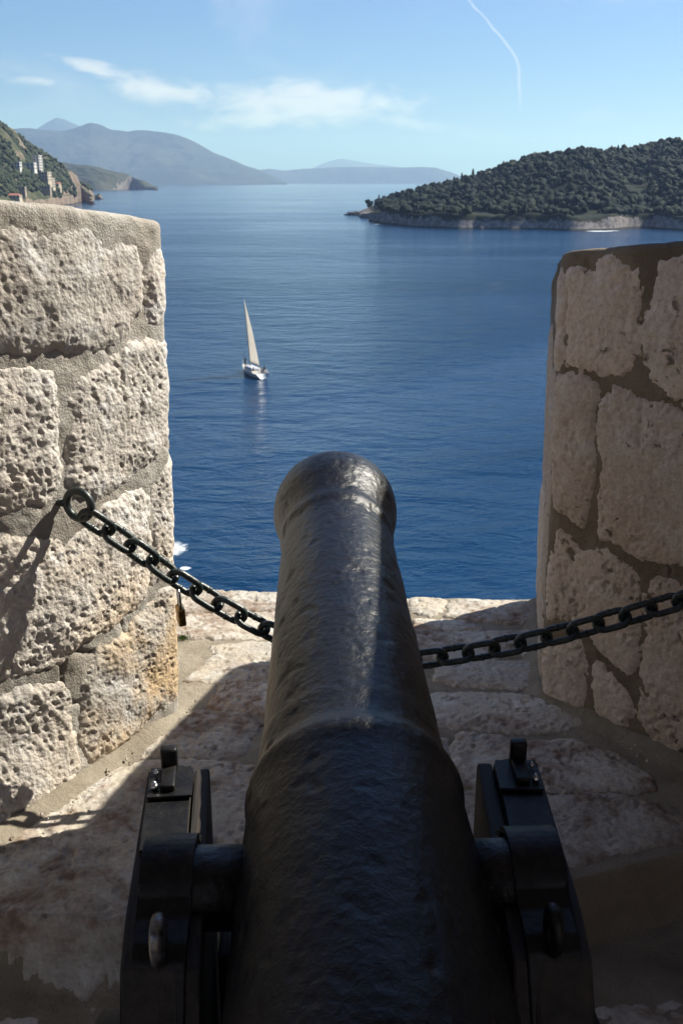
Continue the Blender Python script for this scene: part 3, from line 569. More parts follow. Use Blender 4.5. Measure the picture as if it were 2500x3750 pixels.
# ------------------------------------------------------------------ masonry built as relief on curved wall faces
class Face:
    """vertical wall face along a plan line; a = distance from the throat corner (towards the walkway positive)"""
    def __init__(s, ctrl, iz, side, topf, centre, recess=0.0, w=7):
        P = np.array(ctrl, float); seg = np.hypot(*(P[1:]-P[:-1]).T); cum = np.concatenate([[0], np.cumsum(seg)])
        n = int(cum[-1]/.004)+1; S = np.linspace(0, cum[-1], n); Q = np.stack([np.interp(S, cum, P[:, k]) for k in (0, 1)], -1)
        ker = np.exp(-.5*(np.arange(-3*w, 3*w+1)/w)**2); ker /= ker.sum()
        Qp = np.pad(Q, ((3*w, 3*w), (0, 0)), 'reflect', reflect_type='odd'); Q = np.stack([np.convolve(Qp[:, k], ker, 'valid') for k in (0, 1)], -1)
        T = np.gradient(Q, axis=0); T /= np.hypot(T[:, 0], T[:, 1])[:, None]
        s.S = S-cum[iz]; s.Q = Q; s.T = T; s.side = side; s.topf = topf; s.c = np.array(centre); s.rec = recess
        s.a0, s.a1 = s.S[0], s.S[-1]
    def base(s, a):
        q = np.stack([np.interp(a, s.S, s.Q[:, k]) for k in (0, 1)], -1); t_ = np.stack([np.interp(a, s.S, s.T[:, k]) for k in (0, 1)], -1)
        n = np.stack([-t_[..., 1], t_[..., 0]], -1)*s.side; return q, n
    def __call__(s, a, z, h):
        q, n = s.base(a)
        off = h+.018*z-s.rec*np.clip(a-.22, 0, .7)**2*sstep(z, -.05, .22)
        return np.stack([q[..., 0]+n[..., 0]*off, q[..., 1]+n[..., 1]*off, z], -1)
def poly_dist(U, V, poly):
    P = np.array(poly); n = len(P); d2 = np.full(U.shape, 1e9); ins = np.zeros(U.shape, bool)
    for i in range(n):
        a = P[i]; b = P[(i+1) % n]; e = b-a; wu = U-a[0]; wv = V-a[1]
        t_ = np.clip((wu*e[0]+wv*e[1])/max(e@e, 1e-12), 0, 1); d2 = np.minimum(d2, (wu-e[0]*t_)**2+(wv-e[1]*t_)**2)
        c = ((a[1] > V) != (b[1] > V)) & (U < (b[0]-a[0])*(V-a[1])/((b[1]-a[1]) if b[1] != a[1] else 1e-12)+a[0]); ins ^= c
    return np.where(ins, 1, -1)*np.sqrt(d2)
def relief_patch(surf, poly, step, proud, rel, pits, ridge, seed, mat, parent, pillow=0.0, pit_scale=34, edge=.010, sink=.012, name='stone', hole=None, spots=0.0):
    P = np.array(poly); u0, v0 = P.min(0)-.03; u1, v1 = P.max(0)+.03
    U, V = np.meshgrid(np.arange(u0, u1, step), np.arange(v0, v1, step), indexing='ij'); nu, nv = U.shape
    d = poly_dist(U, V, poly)+.013+edge*perlin(P3(U*17, V*17), seed)*1.1+edge*.9*perlin(P3(U*48, V*48), seed+1)+edge*.5*perlin(P3(U*110, V*110), seed+6)
    body = np.clip(d, 0, None); h = proud*(1-np.exp(-body/.012))-sink*sstep(-d, 0, .015)
    dd = poly_dist(U, V, poly); dm = max(dd.max(), .02); h = h+pillow*(1-(1-np.clip(dd/dm, 0, 1))**2)
    ramp = sstep(d, 0, .02)
    big = fbm(P3(U*7, V*7), 3, seed+2)*rel; f1, id1 = worley2(U*pit_scale+.5*perlin(P3(U*20, V*20), 3), V*pit_scale*.8, seed)
    f2, id2 = worley2(U*pit_scale*2.1, V*pit_scale*1.8, seed+9)
    dens = sstep(perlin(P3(U*6, V*6), seed+4), -.35, .25)
    warp = .9*perlin(P3(U*45, V*45), seed+11)
    f1, id1 = worley2(U*pit_scale*1.25+warp, V*pit_scale*.95+warp*.6, seed); f3, id3 = worley2(U*pit_scale*.55+warp*.7, V*pit_scale*.5-warp*.5, seed+21)
    pit = -(sstep(f1, .50, .18)*(id1 > .52)*(.2+.9*id1)+.38*sstep(f2, .5, .15)*(id2 > .55)+1.0*sstep(f3, .42, .2)*(id3 > .80))*pits*(.2+.8*dens)
    rg = (1-2.4*np.abs(perlin(P3(U*30, V*19), seed+5)))*ridge+(1-2.4*np.abs(perlin(P3(U*75, V*48), seed+8)))*ridge*.7
    h = h+(big+pit+rg)*ramp
    X = surf(U, V, h)
    keep = d > -.016
    if spots: pass
    if hole is not None: keep &= np.hypot(U-hole[0], V-hole[1]) > hole[2]
    F = grid_faces(nu, nv); F = F[keep.ravel()[F].all(1)]
    used = np.zeros(nu*nv, bool); used[F.ravel()] = True; idx = np.cumsum(used)-1
    return mesh_obj(name, X.reshape(-1, 3)[used], idx[F] if True else F, mat, parent)
def wall_body(face, name, mat, parent, fa, fstep, grain, z0=-.35):
    A = np.unique(np.concatenate([np.arange(face.a0, fa[0], .05), np.arange(fa[0], fa[1], fstep), np.arange(fa[1], face.a1, .05), [face.a1]]))
    q, n = face.base(A); zt = face.topf(q[:, 0], q[:, 1]); rows = []
    r = .020; Z = np.arange(0, 1, fstep/1.45)
    for f in Z:
        z = z0+(zt-r-z0)*f; rows.append(face(A, z, 0*A)); 
    for k in range(1, 6):
        th = k/5*math.pi/2; rows.append(face(A, zt-r+r*math.sin(th), 0*A-r*(1-math.cos(th))))
    e = rows[-1]; cz = face.c[2]
    for f in list(np.linspace(0, .3, 28)[1:])+[.4, .55, .75, 1.0]:
        c = np.array([face.c[0], face.c[1]]); xy = e[:, :2]*(1-f)+c*f; z = face.topf(xy[:, 0], xy[:, 1])+0*f; rows.append(np.concatenate([xy, z[:, None]], 1))
    G = np.stack(rows, 1); nz = len(rows)
    q3 = G*1.0; nr = np.zeros_like(G); nr[..., :2] = n[:, None, :]; m_ = len(Z)+5
    nr[:, m_:, :] = [0, 0, 1]; nr[:, len(Z):m_, 2] = .5
    d = fbm(q3*9, 3, 71)*.007+fbm(q3*40, 3, 72)*grain+np.maximum(0, perlin(q3*90, 73))*grain*.9
    cap = sstep(G[..., 2], (zt-.15)[:, None], (zt-.07)[:, None]); d = d+.003*cap
    crack = np.abs(perlin(q3*[6, 6, 7], 77)); d = d-.010*sstep(crack, .035, .0)*sstep(perlin(q3*3, 78), -.1, .2)
    G = G+nr*d[..., None]
    return mesh_obj(name, G.reshape(-1, 3), grid_faces(len(A), nz), mat, parent)

def top_left(x, y): return np.interp(y, [1.5, 2.375, 2.83, 3.85], [1.63, 1.565, 1.492, 1.22])+.006*np.sin(x*9)
def top_right(x, y): return np.interp(y, [1.8, 2.68, 2.93, 3.72], [1.52, 1.45, 1.408, 1.25])+.004*np.sin(x*11)
wl = empty('stone_wall', (-1.4, 2.8, 0)); tag(wl, 'sunlit pitted limestone wall block left of the cannon, ring bolted to it', 'wall')
wr = empty('stone_wall', (1.5, 2.9, 0)); tag(wr, 'shaded limestone wall block right of the cannon with brown mortar', 'wall')
def unroot(o, root): o.parent = root; o.matrix_parent_inverse = Matrix.Translation(-Vector(root.location)); return o
LFACE = Face([(-3.2, 3.88), (-.80, 3.88), (-.517, 2.812), (-.877+.003, 2.185), (-1.12, 1.77), (-3.2, 1.77)], 2, 1, top_left, (-2.0, 2.8, 0), .44, 4)
RFACE = Face([(3.2, 3.74), (.792, 3.74), (.654, 2.93), (.99, 2.55), (1.27, 2.24), (3.2, 2.24)], 2, -1, top_right, (2.1, 3.0, 0), 0.0, 4)
unroot(wall_body(LFACE, 'mortar', M_LMORT, None, (-.14, .95), .006, .0022), wl)
unroot(wall_body(RFACE, 'mortar', M_RMORT, None, (-.86, .62), .006, .0016), wr)
for i, pl in enumerate(LEFT_STONES):
    big = i in (0, 2, 3, 5, 6, 7)
    smooth_ = (.45, .55, 1.0, .75, .7, .85, .9, 1.1)[i]
    unroot(relief_patch(LFACE, pl,   .0038, .006, .009, .0052*smooth_, .0024, 100+i*13, M_LSTONE, None, pillow=.005 if big else .003, pit_scale=(42, 60, 50, 56, 62, 52, 58, 50)[i]), wl)
for i, pl in enumerate(RIGHT_STONES):
    unroot(relief_patch(RFACE, pl, .0048, .0075, .004, .0035 if i not in (5, 6, 7) else .009, .0018, 300+i*17, M_RSTONE, None, pillow=.004, edge=.013, sink=.014), wr)
# tall outer stones on the splayed face beyond the right corner
for i, pl in enumerate([[(-.09, .30), (-.30, .28), (-.33, .62), (-.28, 1.02), (-.09, 1.05), (-.07, .7)], [(-.36, .05), (-.60, .04), (-.62, .50), (-.40, .52)], [(-.38, .56), (-.66, .56), (-.70, 1.10), (-.40, 1.14)], [(-.66, .05), (-.80, .05), (-.80, .5), (-.66, .5)], [(-.08, .02), (-.30, .02), (-.30, .24), (-.10, .26)]]):
    unroot(relief_patch(RFACE, pl, .008, .006, .005, .005, .002, 500+i*17, M_RSTONE, None, pillow=.004, edge=.012), wr)

# ------------------------------------------------------------------ embrasure floor
def front_edge(x): return np.interp(x, [-1.3, -.9, -.55, -.1, .4, .9, 1.4], [1.93, 1.895, 1.86, 1.86, 1.95, 2.13, 2.16])
def back_edge(x): return 3.84-.092*(x+.6)
class Floor:
    def __call__(s, x, y, h):
        e = back_edge(x)-y; f = y-front_edge(x)
        z = h-.10*sstep(-e, -.03, .05)-.15*sstep(-f, -.02, .05)
        return np.stack([x+0*z, y+0*z, z], -1)
FL = Floor()
fo = mesh_obj('embrasure_floor', [(0, 0, 0)]*3, [(0, 1, 2)], M_FMORT); col.objects.unlink(fo); bpy.data.objects.remove(fo)
xs = np.arange(-1.15, 1.35, .0065); ys = np.concatenate([np.arange(1.70, 3.98, .0065)]); X, Y = np.meshgrid(xs, ys, indexing='ij')
hh = fbm(P3(X*5, Y*5), 4, 91)*.007+fbm(P3(X*40, Y*40), 3, 92)*.002
# cement fillet where the floor meets the left wall
ql, nl = LFACE.base(np.linspace(-.9, .9, 90)); dl = np.min(np.hypot(X[..., None]-ql[:, 0], Y[..., None]-ql[:, 1])[..., ::1], -1)
hh = hh-.003+.035*sstep(dl, .07, .0)*sstep(Y, 3.0, 2.6)
qr, nr_ = RFACE.base(np.linspace(-.8, .6, 70)); dr = np.min(np.hypot(X[..., None]-qr[:, 0], Y[..., None]-qr[:, 1]), -1); hh = hh+.03*sstep(dr, .07, .0)
G = FL(X, Y, hh); G[:, 0, 2] = -.4; G[:, -1, 2] = -2
fo = mesh_obj('embrasure_floor', G.reshape(-1, 3), grid_faces(*X.shape), M_FMORT); tag(fo, kind='structure')
for i, pl in enumerate(FLOOR_STONES):
    r = i in (4, 5, 6, 8, 9, 10, 11)
    relief_patch(FL, pl, .0052, .008, .003, .007, .0012, 700+i*19, M_FSTONE, fo, pillow=.001, pit_scale=34, edge=.014, sink=.02)

# walkway behind the embrasure, step down, and outer wall falling to the sea
xs = np.arange(-4.2, 4.2, .04); ys = np.arange(-7.2, 2.3, .04); X, Y = np.meshgrid(xs, ys, indexing='ij')
Z = -.17+fbm(P3(X*4, Y*4), 4, 95)*.012-.03*sstep(Y, 1.9, 2.1)
wk = mesh_obj('walkway', np.stack([X, Y, Z], -1).reshape(-1, 3), grid_faces(*X.shape), M_GROUND); tag(wk, kind='structure')
class Ground:
    def __call__(s, x, y, h): return np.stack([x+0*h, y+0*h, -.17+h], -1)
k = 0
for iy, y0 in enumerate(np.arange(-.2, 1.75, .42)):
    for ix, x0 in enumerate(np.arange(-1.7, 1.7, .56)):
        xx = x0+(.28 if iy % 2 else 0); w_, h_ = .50, .36
        if y0+h_ > 1.8: h_ = 1.8-y0
        if h_ < .15: continue
        relief_patch(Ground(), [(xx, y0), (xx+w_*.5, y0-.01), (xx+w_, y0+.01), (xx+w_+.01, y0+h_), (xx+w_*.4, y0+h_+.01), (xx, y0+h_)], .014, .012, .008, .006, .002, 900+k, M_FSTONE, wk, pillow=.006, edge=.012, name='paving_stone'); k += 1
ow = bmesh.new(); box(ow, (-6.2, 2.85, (-.5+SEA)/2), (10.8, 1.98, -.5-SEA+6)); box(ow, (0, 1.9, (-.6+SEA)/2), (1.6, 3.6, -.6-SEA+4.6)); bmesh.ops.delete(ow, geom=[], context='VERTS')
ow.free()
ow = bmesh.new(); box(ow, (0, -2.3, (-.45+SEA-3)/2), (40, 12.0, -.45-SEA+3)); bw = bm_obj('fortress_wall', ow, M_RSTONE, smooth=False)
tag(bw, 'high sea wall of the fortress carrying the gun embrasure', 'wall')
for sgn, lab in ((-1, 'parapet wall continuing left of the sunlit wall block'), (1, 'parapet wall continuing right of the shaded wall block')):
    pw = bmesh.new(); box(pw, (sgn*(2.6+8.5), 2.85 if sgn < 0 else 3.0, .45), (17, 1.7, 2.0), bev=.03); po = bm_obj('parapet_wall', pw, M_LSTONE if sgn < 0 else M_RSTONE, smooth=False); tag(po, lab, 'wall')
# added pier, out of view: its shade lies over the breech and carriage
pr = empty('shade_pier', (1.9, 1.7, 0)); tag(pr, 'unseen stone pier added right of the gun carriage to shade it', 'wall')
pb = bmesh.new(); box(pb, (SHADE_PIER_X+.6, (SHADE_PIER_Y0+SHADE_PIER_Y1)/2, SHADE_PIER_Z/2-.2), (1.2, SHADE_PIER_Y1-SHADE_PIER_Y0, SHADE_PIER_Z+.4), bev=.02); unroot(bm_obj('mortar', pb, M_RMORT, None), pr)
z = -.15; k = 0
while z < SHADE_PIER_Z-.1:
    hgt = min(.30, SHADE_PIER_Z-z-.01); y = SHADE_PIER_Y0+.02+(.12 if k % 2 else 0)
    while y < SHADE_PIER_Y1-.1:
        w_ = min(.42, SHADE_PIER_Y1-.02-y); sb = bmesh.new(); box(sb, (SHADE_PIER_X+.03, y+w_/2, z+hgt/2), (.12, w_-.02, hgt-.02), bev=.014); unroot(bm_obj('stone', sb, M_RSTONE, None), pr); y += .43
    z += .31; k += 1
rf = empty('shade_slab', (0, 1.3, 2.5)); tag(rf, 'unseen stone slab added above the rear of the gun to shade it', 'blocker')  # added slab overhead, out of view, to darken the breech and carriage
b_ = bmesh.new(); box(b_, (0, (SHADE_SLAB_Y-1.6)/2, SHADE_SLAB_Z+.17), (9.0, SHADE_SLAB_Y+1.6, .34), bev=.02); unroot(bm_obj('slab', b_, M_RSTONE, None), rf)
for px_ in (-2.6, 2.9):  # unseen pillars that only carry the added slab
    b_ = bmesh.new(); box(b_, (px_, 1.45, (SHADE_SLAB_Z-.2)/2), (.5, .5, SHADE_SLAB_Z+.2), bev=.02); unroot(bm_obj('pillar', b_, M_RSTONE, None), rf)
# added wall behind the photographer, out of view, to block sky light
hb = empty('sky_block_wall', (0, -7.5, 0)); tag(hb, 'unseen wall added across the walkway behind the gun to block sky light', 'wall')
b_ = bmesh.new(); box(b_, (0, -7.5, 1.4), (14, .8, 4.0), bev=.02); unroot(bm_obj('wall', b_, M_RSTONE, None), hb)

# ------------------------------------------------------------------ cannon
TR = Vector((.028, 1.262, .592)); YAW = R(2.1); ELEV = R(9.1)
cn = empty('cannon', TR, YAW); tag(cn, 'black painted iron cannon barrel pointing out to sea through the stone opening', 'cannon')
PROF = [(-.98, .0), (-.975, .10), (-.95, .150), (-.93, .200), (-.90, .222), (-.86, .224), (-.83, .214), (-.80, .208), (-.40, .196), (-.02, .184), (.10, .179), (.135, .178), (.150, .181), (.165, .183), (.180, .180), (.195, .168), (.215, .163), (.255, .161), (.262, .1625), (.275, .1625), (.285, .160),
        (.60, .149), (.85, .1405), (1.00, .1345), (1.035, .1335), (1.045, .1385), (1.055, .1415), (1.066, .1395), (1.078, .1345), (1.11, .1385), (1.15, .1485), (1.19, .1580), (1.22, .1595), (1.25, .1575), (1.265, .1555), (1.276, .1525), (1.28, .145), (1.28, .062), (1.27, .058), (.9, .058), (.9, 0.0)]
ps = np.array(PROF); arc = np.concatenate([[0], np.cumsum(np.hypot(np.diff(ps[:, 0]), np.diff(ps[:, 1])))]); n = 420
A = np.linspace(0, arc[-1], n); s_ = np.interp(A, arc, ps[:, 0]); r_ = np.interp(A, arc, ps[:, 1]); k_ = np.ones(5)/5
r_[2:-2] = np.convolve(r_, k_, 'valid'); r_[0] = r_[-1] = 0.0005
na = 220; th = np.arange(na)/na*2*math.pi; S2, T2 = np.meshgrid(s_, th, indexing='ij'); R2 = r_[:, None]*np.ones_like(T2)
p3 = np.stack([R2*np.cos(T2), S2, R2*np.sin(T2)], -1)
R2 = R2+(fbm(p3*7, 3, 51)*.0022+fbm(p3*[26, 22, 26], 3, 52)*.0008-.002*sstep(perlin(p3*33, 53), .28, .5))*sstep(R2, .02, .08)
V = np.stack([R2*np.cos(T2), S2, R2*np.sin(T2)], -1).reshape(-1, 3)
i = np.arange(n-1)[:, None]*na+np.arange(na)[None, :]; j = np.arange(n-1)[:, None]*na+(np.arange(na)[None, :]+1) % na
barrel = mesh_obj('barrel', V, np.stack([i, j, j+na, i+na], -1).reshape(-1, 4), M_IRON, cn); barrel.rotation_euler = (ELEV, 0, 0)
for sg in (-1, 1):
    V, F = lathe([(.062, .10), (.062, .285), (.062, .298), (.059, .303), (.050, .305)], 28)
    tr = mesh_obj('trunnion', V, F, M_IRON, cn); tr.rotation_euler = (0, R(90)*sg, 0)
V, F = lathe([(.05, 0), (.045, .05), (.04, .07), (.06, .09), (.075, .12), (.06, .15), (.03, .165)], 24)
cb = mesh_obj('cascabel', V, F, M_IRON, barrel); cb.location = (0, -.96, 0); cb.rotation_euler = (R(90), 0, 0)

# ------------------------------------------------------------------ carriage
cg = empty('gun_carriage', (TR.x-.012, TR.y, -.17), YAW); tag(cg, 'dark wooden gun carriage with iron straps holding the cannon', 'carriage')
zt = TR.z+.17                                  # trunnion height above the carriage origin
def cheek_profile():
    t0 = zt+.012
    return [(.335, .20), (.335, t0-.012), (.325, t0), (.02, t0), (-.06, t0), (-.145, t0-.012), (-.235, t0-.155), (-.42, t0-.165), (-.44, t0-.29), (-.64, t0-.30), (-.66, t0-.42), (-.90, t0-.43), (-.90, .14), (-.55, .10), (-.2, .16), (.1, .14)]
def plank(x0, x1, prof, nm='cheek_plank', mat=M_WOOD, parent=cg, bev=.005):
    bm = bmesh.new(); a = [bm.verts.new((x0, y, z)) for y, z in prof]; b = [bm.verts.new((x1, y, z)) for y, z in prof]
    bm.faces.new(a); bm.faces.new(b[::-1])
    for i in range(len(prof)): bm.faces.new((a[i], a[(i+1) % len(prof)], b[(i+1) % len(prof)], b[i]))
    bmesh.ops.bevel(bm, geom=[e for e in bm.edges], offset=bev, segments=2, affect='EDGES', profile=.5)
    o = bm_obj(nm, bm, mat, parent, False); return o
def strip(x0, x1, line, thick, nm, mat, parent, bev=.0015):
    """bent flat bar of given thickness following (y, z) points"""
    up = []
    for i, (y, z) in enumerate(line):
        a = line[max(i-1, 0)]; b = line[min(i+1, len(line)-1)]; ty, tz = b[0]-a[0], b[1]-a[1]; L = math.hypot(ty, tz); ny, nz = tz/L, -ty/L
        if nz < 0: ny, nz = -ny, -nz
        up.append((y+ny*thick, z+nz*thick))
    prof = line+up[::-1]; return plank(x0, x1, prof, nm, mat, parent, bev)
for sg in (-1, 1):
    ck = empty('cheek', (0, 0, 0), R(-3.5)*sg); ck.parent = cg
    x_in, x_mid, x_out = .222, .250, .330
    P_ = cheek_profile(); Pi = [(y+(.004 if y > .3 else 0), z-(.006 if z > .3 else 0)) for y, z in P_]
    plank(*sorted((sg*(x_mid+.0015), sg*x_out)), P_, 'plank', M_WOOD, ck); plank(*sorted((sg*x_in, sg*(x_mid-.0015))), Pi, 'plank', M_WOOD, ck)
    t0 = zt+.012+.002
    line = [(.318, t0), (.12, t0), (.085, t0)]
    strip(*sorted((sg*.252, sg*.324)), line, .006, 'top_plate', M_FITTING, ck)
    # cap square: bar arched over the trunnion then lying down the rear slope
    arc_ = [(.088, t0+.002), (.078, t0+.012)]+[(.070*math.cos(a), zt+.000+.070*math.sin(a)) for a in np.linspace(.45, math.pi-.45, 15)]+[(-.078, t0+.010), (-.092, t0+.002), (-.135, t0-.004), (-.150, t0-.014), (-.205, t0-.104)]
    cs = empty('cap_square', (0, 0, 0)); cs.parent = cg
    strip(*sorted((sg*.232, sg*.308)), arc_, .009, 'band', M_FITTING, cs, .003)
    bm = bmesh.new(); r = bmesh.ops.create_cone(bm, cap_ends=True, segments=28, radius1=.038, radius2=.038, depth=.009)
    bmesh.ops.rotate(bm, matrix=Matrix.Rotation(math.atan2(.143, .09), 3, 'X'), cent=(0, 0, 0), verts=bm.verts); bmesh.ops.translate(bm, vec=(sg*.270, -.203, t0-.098), verts=bm.verts)
    bm_obj('strap_end', bm, M_FITTING, cs)
    # ring bolt standing through the strap behind the hump
    pts = [(sg*.268, -.150+.022*math.cos(a), t0+.022+.030*math.sin(a)) for a in np.linspace(0, 2*math.pi, 25)[:-1]]
    V, F = tube(pts, .0095, 10, True); mesh_obj('ring_bolt', V, F, M_FITTING if sg > 0 else simple('sunlit_ring_iron', (.20, .19, .18), .35, .6, (.06, .055, .05), 60), cs)  # left ring bolt coloured paler to stand for a sun patch on it
    # hasp at the front end: two rounded plates, upright tab, bolt and nut
    hp = empty('hasp', (0, 0, 0), R(-3.5)*sg); hp.parent = cg; cx = sg*.285
    for (y0, zz, rr) in ((.318, .0085, .037), (.300, .0145, .037)):
        line_ = [(cx-rr*1.0, y0-.085), (cx+rr*1.0, y0-.085), (cx+rr, y0-.022)]+[(cx+rr*math.cos(a)*1.0, y0-.024+.024*math.sin(a)) for a in np.linspace(0.1, math.pi-.1, 12)]+[(cx-rr, y0-.022)]
        bm = bmesh.new(); lo_ = [bm.verts.new((x, y, t0+zz-.005)) for x, y in line_]; hi_ = [bm.verts.new((x, y, t0+zz)) for x, y in line_]
        bm.faces.new(lo_[::-1]); bm.faces.new(hi_)
        for q_ in range(len(line_)): bm.faces.new((lo_[q_], lo_[(q_+1) % len(line_)], hi_[(q_+1) % len(line_)], hi_[q_]))
        bm_obj('plate', bm, M_FITTING, hp, False)
    bm = bmesh.new(); box(bm, (cx+.004*sg, .298, t0+.032), (.029, .020, .052), bev=.005); bm_obj('tab', bm, M_FITTING, hp)
    bm = bmesh.new(); box(bm, (cx+.004*sg, .262, t0+.021), (.025, .07, .012), bev=.003); bm_obj('tongue', bm, M_FITTING, hp)
    for (bx, by, rr, hh_) in ((cx-.026*1, .236, .0072, .010), (cx-.026, .278, .0055, .006)):
        bx = cx+(-.026 if sg < 0 else .026)
        bm = bmesh.new(); bmesh.ops.create_cone(bm, cap_ends=True, segments=6, radius1=rr, radius2=rr*.95, depth=hh_); bmesh.ops.bevel(bm, geom=list(bm.edges), offset=.001, segments=2, affect='EDGES')
        bmesh.ops.create_uvsphere(bm, u_segments=10, v_segments=6, radius=rr*.6, matrix=Matrix.Translation((0, 0, hh_*.6)))
        bmesh.ops.translate(bm, vec=(bx, by, t0+.021), verts=bm.verts); bm_obj('nut', bm, M_STEEL, hp)
for y in (.16, -.62):
    bm = bmesh.new(); box(bm, (0, y, .165), (.86, .11, .11), bev=.01); ax = bm_obj('axle', bm, M_WOOD, cg)
    for sg in (-1, 1):
        V, F = lathe([(.03, -.005), (.155, -.005), (.16, 0), (.16, .07), (.155, .075), (.03, .075)], 36); w = mesh_obj('wheel', V, F, M_WOOD, cg)
        w.rotation_euler = (0, R(90), 0); w.location = (sg*.42-.035, y, .16)
bm = bmesh.new(); box(bm, (0, .20, .38), (.452, .08, .22), bev=.008); bm_obj('transom', bm, M_WOOD, cg)

# ------------------------------------------------------------------ chain, wall ring, padlock
CH = [(-.640, 2.425, .783), (-.55, 2.455, .700), (-.4526, 2.48, .607), (-.34, 2.495, .520), (-.23, 2.49, .455), (-.10, 2.485, .395), (.05, 2.48, .360), (.216, 2.478, .357), (.377, 2.475, .385), (.50, 2.47, .414), (.611, 2.465, .447), (.76, 2.46, .495), (.917, 2.455, .549), (1.045, 2.45, .605)]
cp_ = np.array(CH); ar = np.concatenate([[0], np.cumsum(np.linalg.norm(np.diff(cp_, axis=0), axis=1))])
def chain_pt(s): return Vector([float(np.interp(s, ar, cp_[:, k])) for k in range(3)])
PITCH_L = .0715; NL = int(ar[-1]/PITCH_L)+1
def link_mesh(L=.1085, W=.067, w=.0180):
    hl = L/2-W/2; rr = W/2-w/2; pts = []
    for a in np.linspace(-math.pi/2, math.pi/2, 11): pts.append((hl+rr*math.cos(a), rr*math.sin(a), 0))
    for a in np.linspace(math.pi/2, 3*math.pi/2, 11): pts.append((-hl+rr*math.cos(a), rr*math.sin(a), 0))
    rad = [w/2]*22
    V, F = tube(pts, rad, 12, True)
    # weld bead half way along one side
    b = [(-.006, rr, 0), (-.003, rr, 0), (.003, rr, 0), (.006, rr, 0)]; V2, F2 = tube(b, [w/2-.001, w/2+.0016, w/2+.0014, w/2-.001], 12)
    return V+V2, F+[tuple(i+len(V) for i in f) for f in F2]
LV, LF = link_mesh()
ch = empty('chain', tuple(chain_pt(0))); tag(ch, 'dark green iron chain hanging across the opening and under the barrel', 'chain')
l0 = None
for k in range(NL):
    s0 = k*PITCH_L+.02; c = chain_pt(s0); tg = (chain_pt(s0+.03)-chain_pt(s0-.03)).normalized()
    roll = R(90)*(k % 2)+R((18, 52, 8, 30)[k % 4]*.35+12)
    y_ = Vector((0, -1, 0)); y_ = (y_-tg*y_.dot(tg)).normalized(); z_ = tg.cross(y_)
    m3 = Matrix((tg, y_, z_)).transposed() @ Matrix.Rotation(roll+R(90), 3, 'X')
    if l0 is None: lo = mesh_obj('link', LV, LF, M_CHAIN, ch); l0 = lo
    else: lo = l0.copy(); col.objects.link(lo); lo.parent = ch
    lo.matrix_local = Matrix.Translation(c-Vector(ch.location)) @ m3.to_4x4()
def wall_ring(C, inward, label, bigr=.0370, w=.0102):
    r = empty('wall_ring', C); tag(r, label, 'ring'); inward = Vector(inward).normalized()
    pts = [inward*(bigr*math.cos(a))+Vector((0, 0, bigr*math.sin(a))) for a in np.linspace(0, 2*math.pi, 37)[:-1]]
    V, F = tube(pts, w, 12, True); mesh_obj('eye', V, F, M_CHAIN, r)
    V, F = tube([inward*(bigr+.001), inward*.16], w, 12); mesh_obj('shank', V, F, M_CHAIN, r)
    return r
wall_ring((-.668, 2.430, .818), (-.93, .36, 0), 'thick dark iron ring bolt sticking out of the sunlit wall, holding the chain')
wall_ring((1.075, 2.447, .625), (.745, .667, 0), 'iron ring bolt on the shaded wall holding the right end of the chain')
pk = empty('padlock', (-.437, 2.487, .548)); tag(pk, 'small brass padlock hanging from the chain beside the sunlit wall', 'padlock')
bm = bmesh.new(); box(bm, (0, 0, -.063), (.021, .046, .050), bev=.005, seg=3); bm_obj('body', bm, M_BRASS, pk)
pts = [(0, .014, -.045)]+[(0, .014*math.cos(a), .0+.014*math.sin(a)) for a in np.linspace(0, math.pi, 10)]+[(0, -.014, -.045)]
V, F = tube(pts, .0042, 10); mesh_obj('shackle', V, F, M_STEEL, pk); pk.rotation_euler = (R(2), R(-3), R(18))

# small green tuft in the joint by the wall
M_GRASS = simple('moss_green', (.07, .13, .02), .8, sc_=200)
Vs = []; Fs = []
tf = random.Random(8)
for k in range(260):
    a = tf.random()*6.28; q = abs(tf.gauss(0, .014)); x, y = q*1.4*math.cos(a), q*math.sin(a); h_ = .003+tf.random()*.008; dx, dy = tf.gauss(0, .004), tf.gauss(0, .004)
    b0 = len(Vs); Vs += [(x-.0012, y, 0), (x+.0012, y, 0), (x+dx, y+dy, h_)]; Fs.append((b0, b0+1, b0+2))
g = mesh_obj('grass_tuft', Vs, Fs, M_GRASS, smooth=False); g.location = (-.583, 3.36, .004); tag(g, 'tiny green tuft growing in the floor joint near the sunlit wall', 'plant')

# grit and stone chips lying in the joints
gr = random.Random(12); Vs = []; Fs = []
for k in range(170):
    if k % 3: a_ = gr.uniform(-.05, .8); q_, n_ = (LFACE if k % 2 else RFACE).base(np.array([a_])); o_ = abs(gr.gauss(.02, .05)); x, y = q_[0]+n_[0]*(.03+o_)
    else: x, y = gr.uniform(-.7, .9), gr.uniform(2.1, 3.7)
    if y < front_edge(x)+.03: continue
    s_ = .0016+.0045*gr.random()**3; b0 = len(Vs)
    for dx, dy, dz in ((1, 0, 0), (-1, .2, 0), (0, 1, .2), (.1, -1, 0), (.1, .1, 1.1), (0, 0, -1)): Vs.append((x+dx*s_*(.7+.6*gr.random()), y+dy*s_*(.7+.6*gr.random()), .013+dz*s_))
    Fs += [tuple(b0+i for i in f) for f in ((0, 2, 4), (2, 1, 4), (1, 3, 4), (3, 0, 4), (2, 0, 5), (1, 2, 5), (3, 1, 5), (0, 3, 5))]
tag(mesh_obj('grit', Vs, Fs, M_FSTONE, smooth=False), kind='stuff')

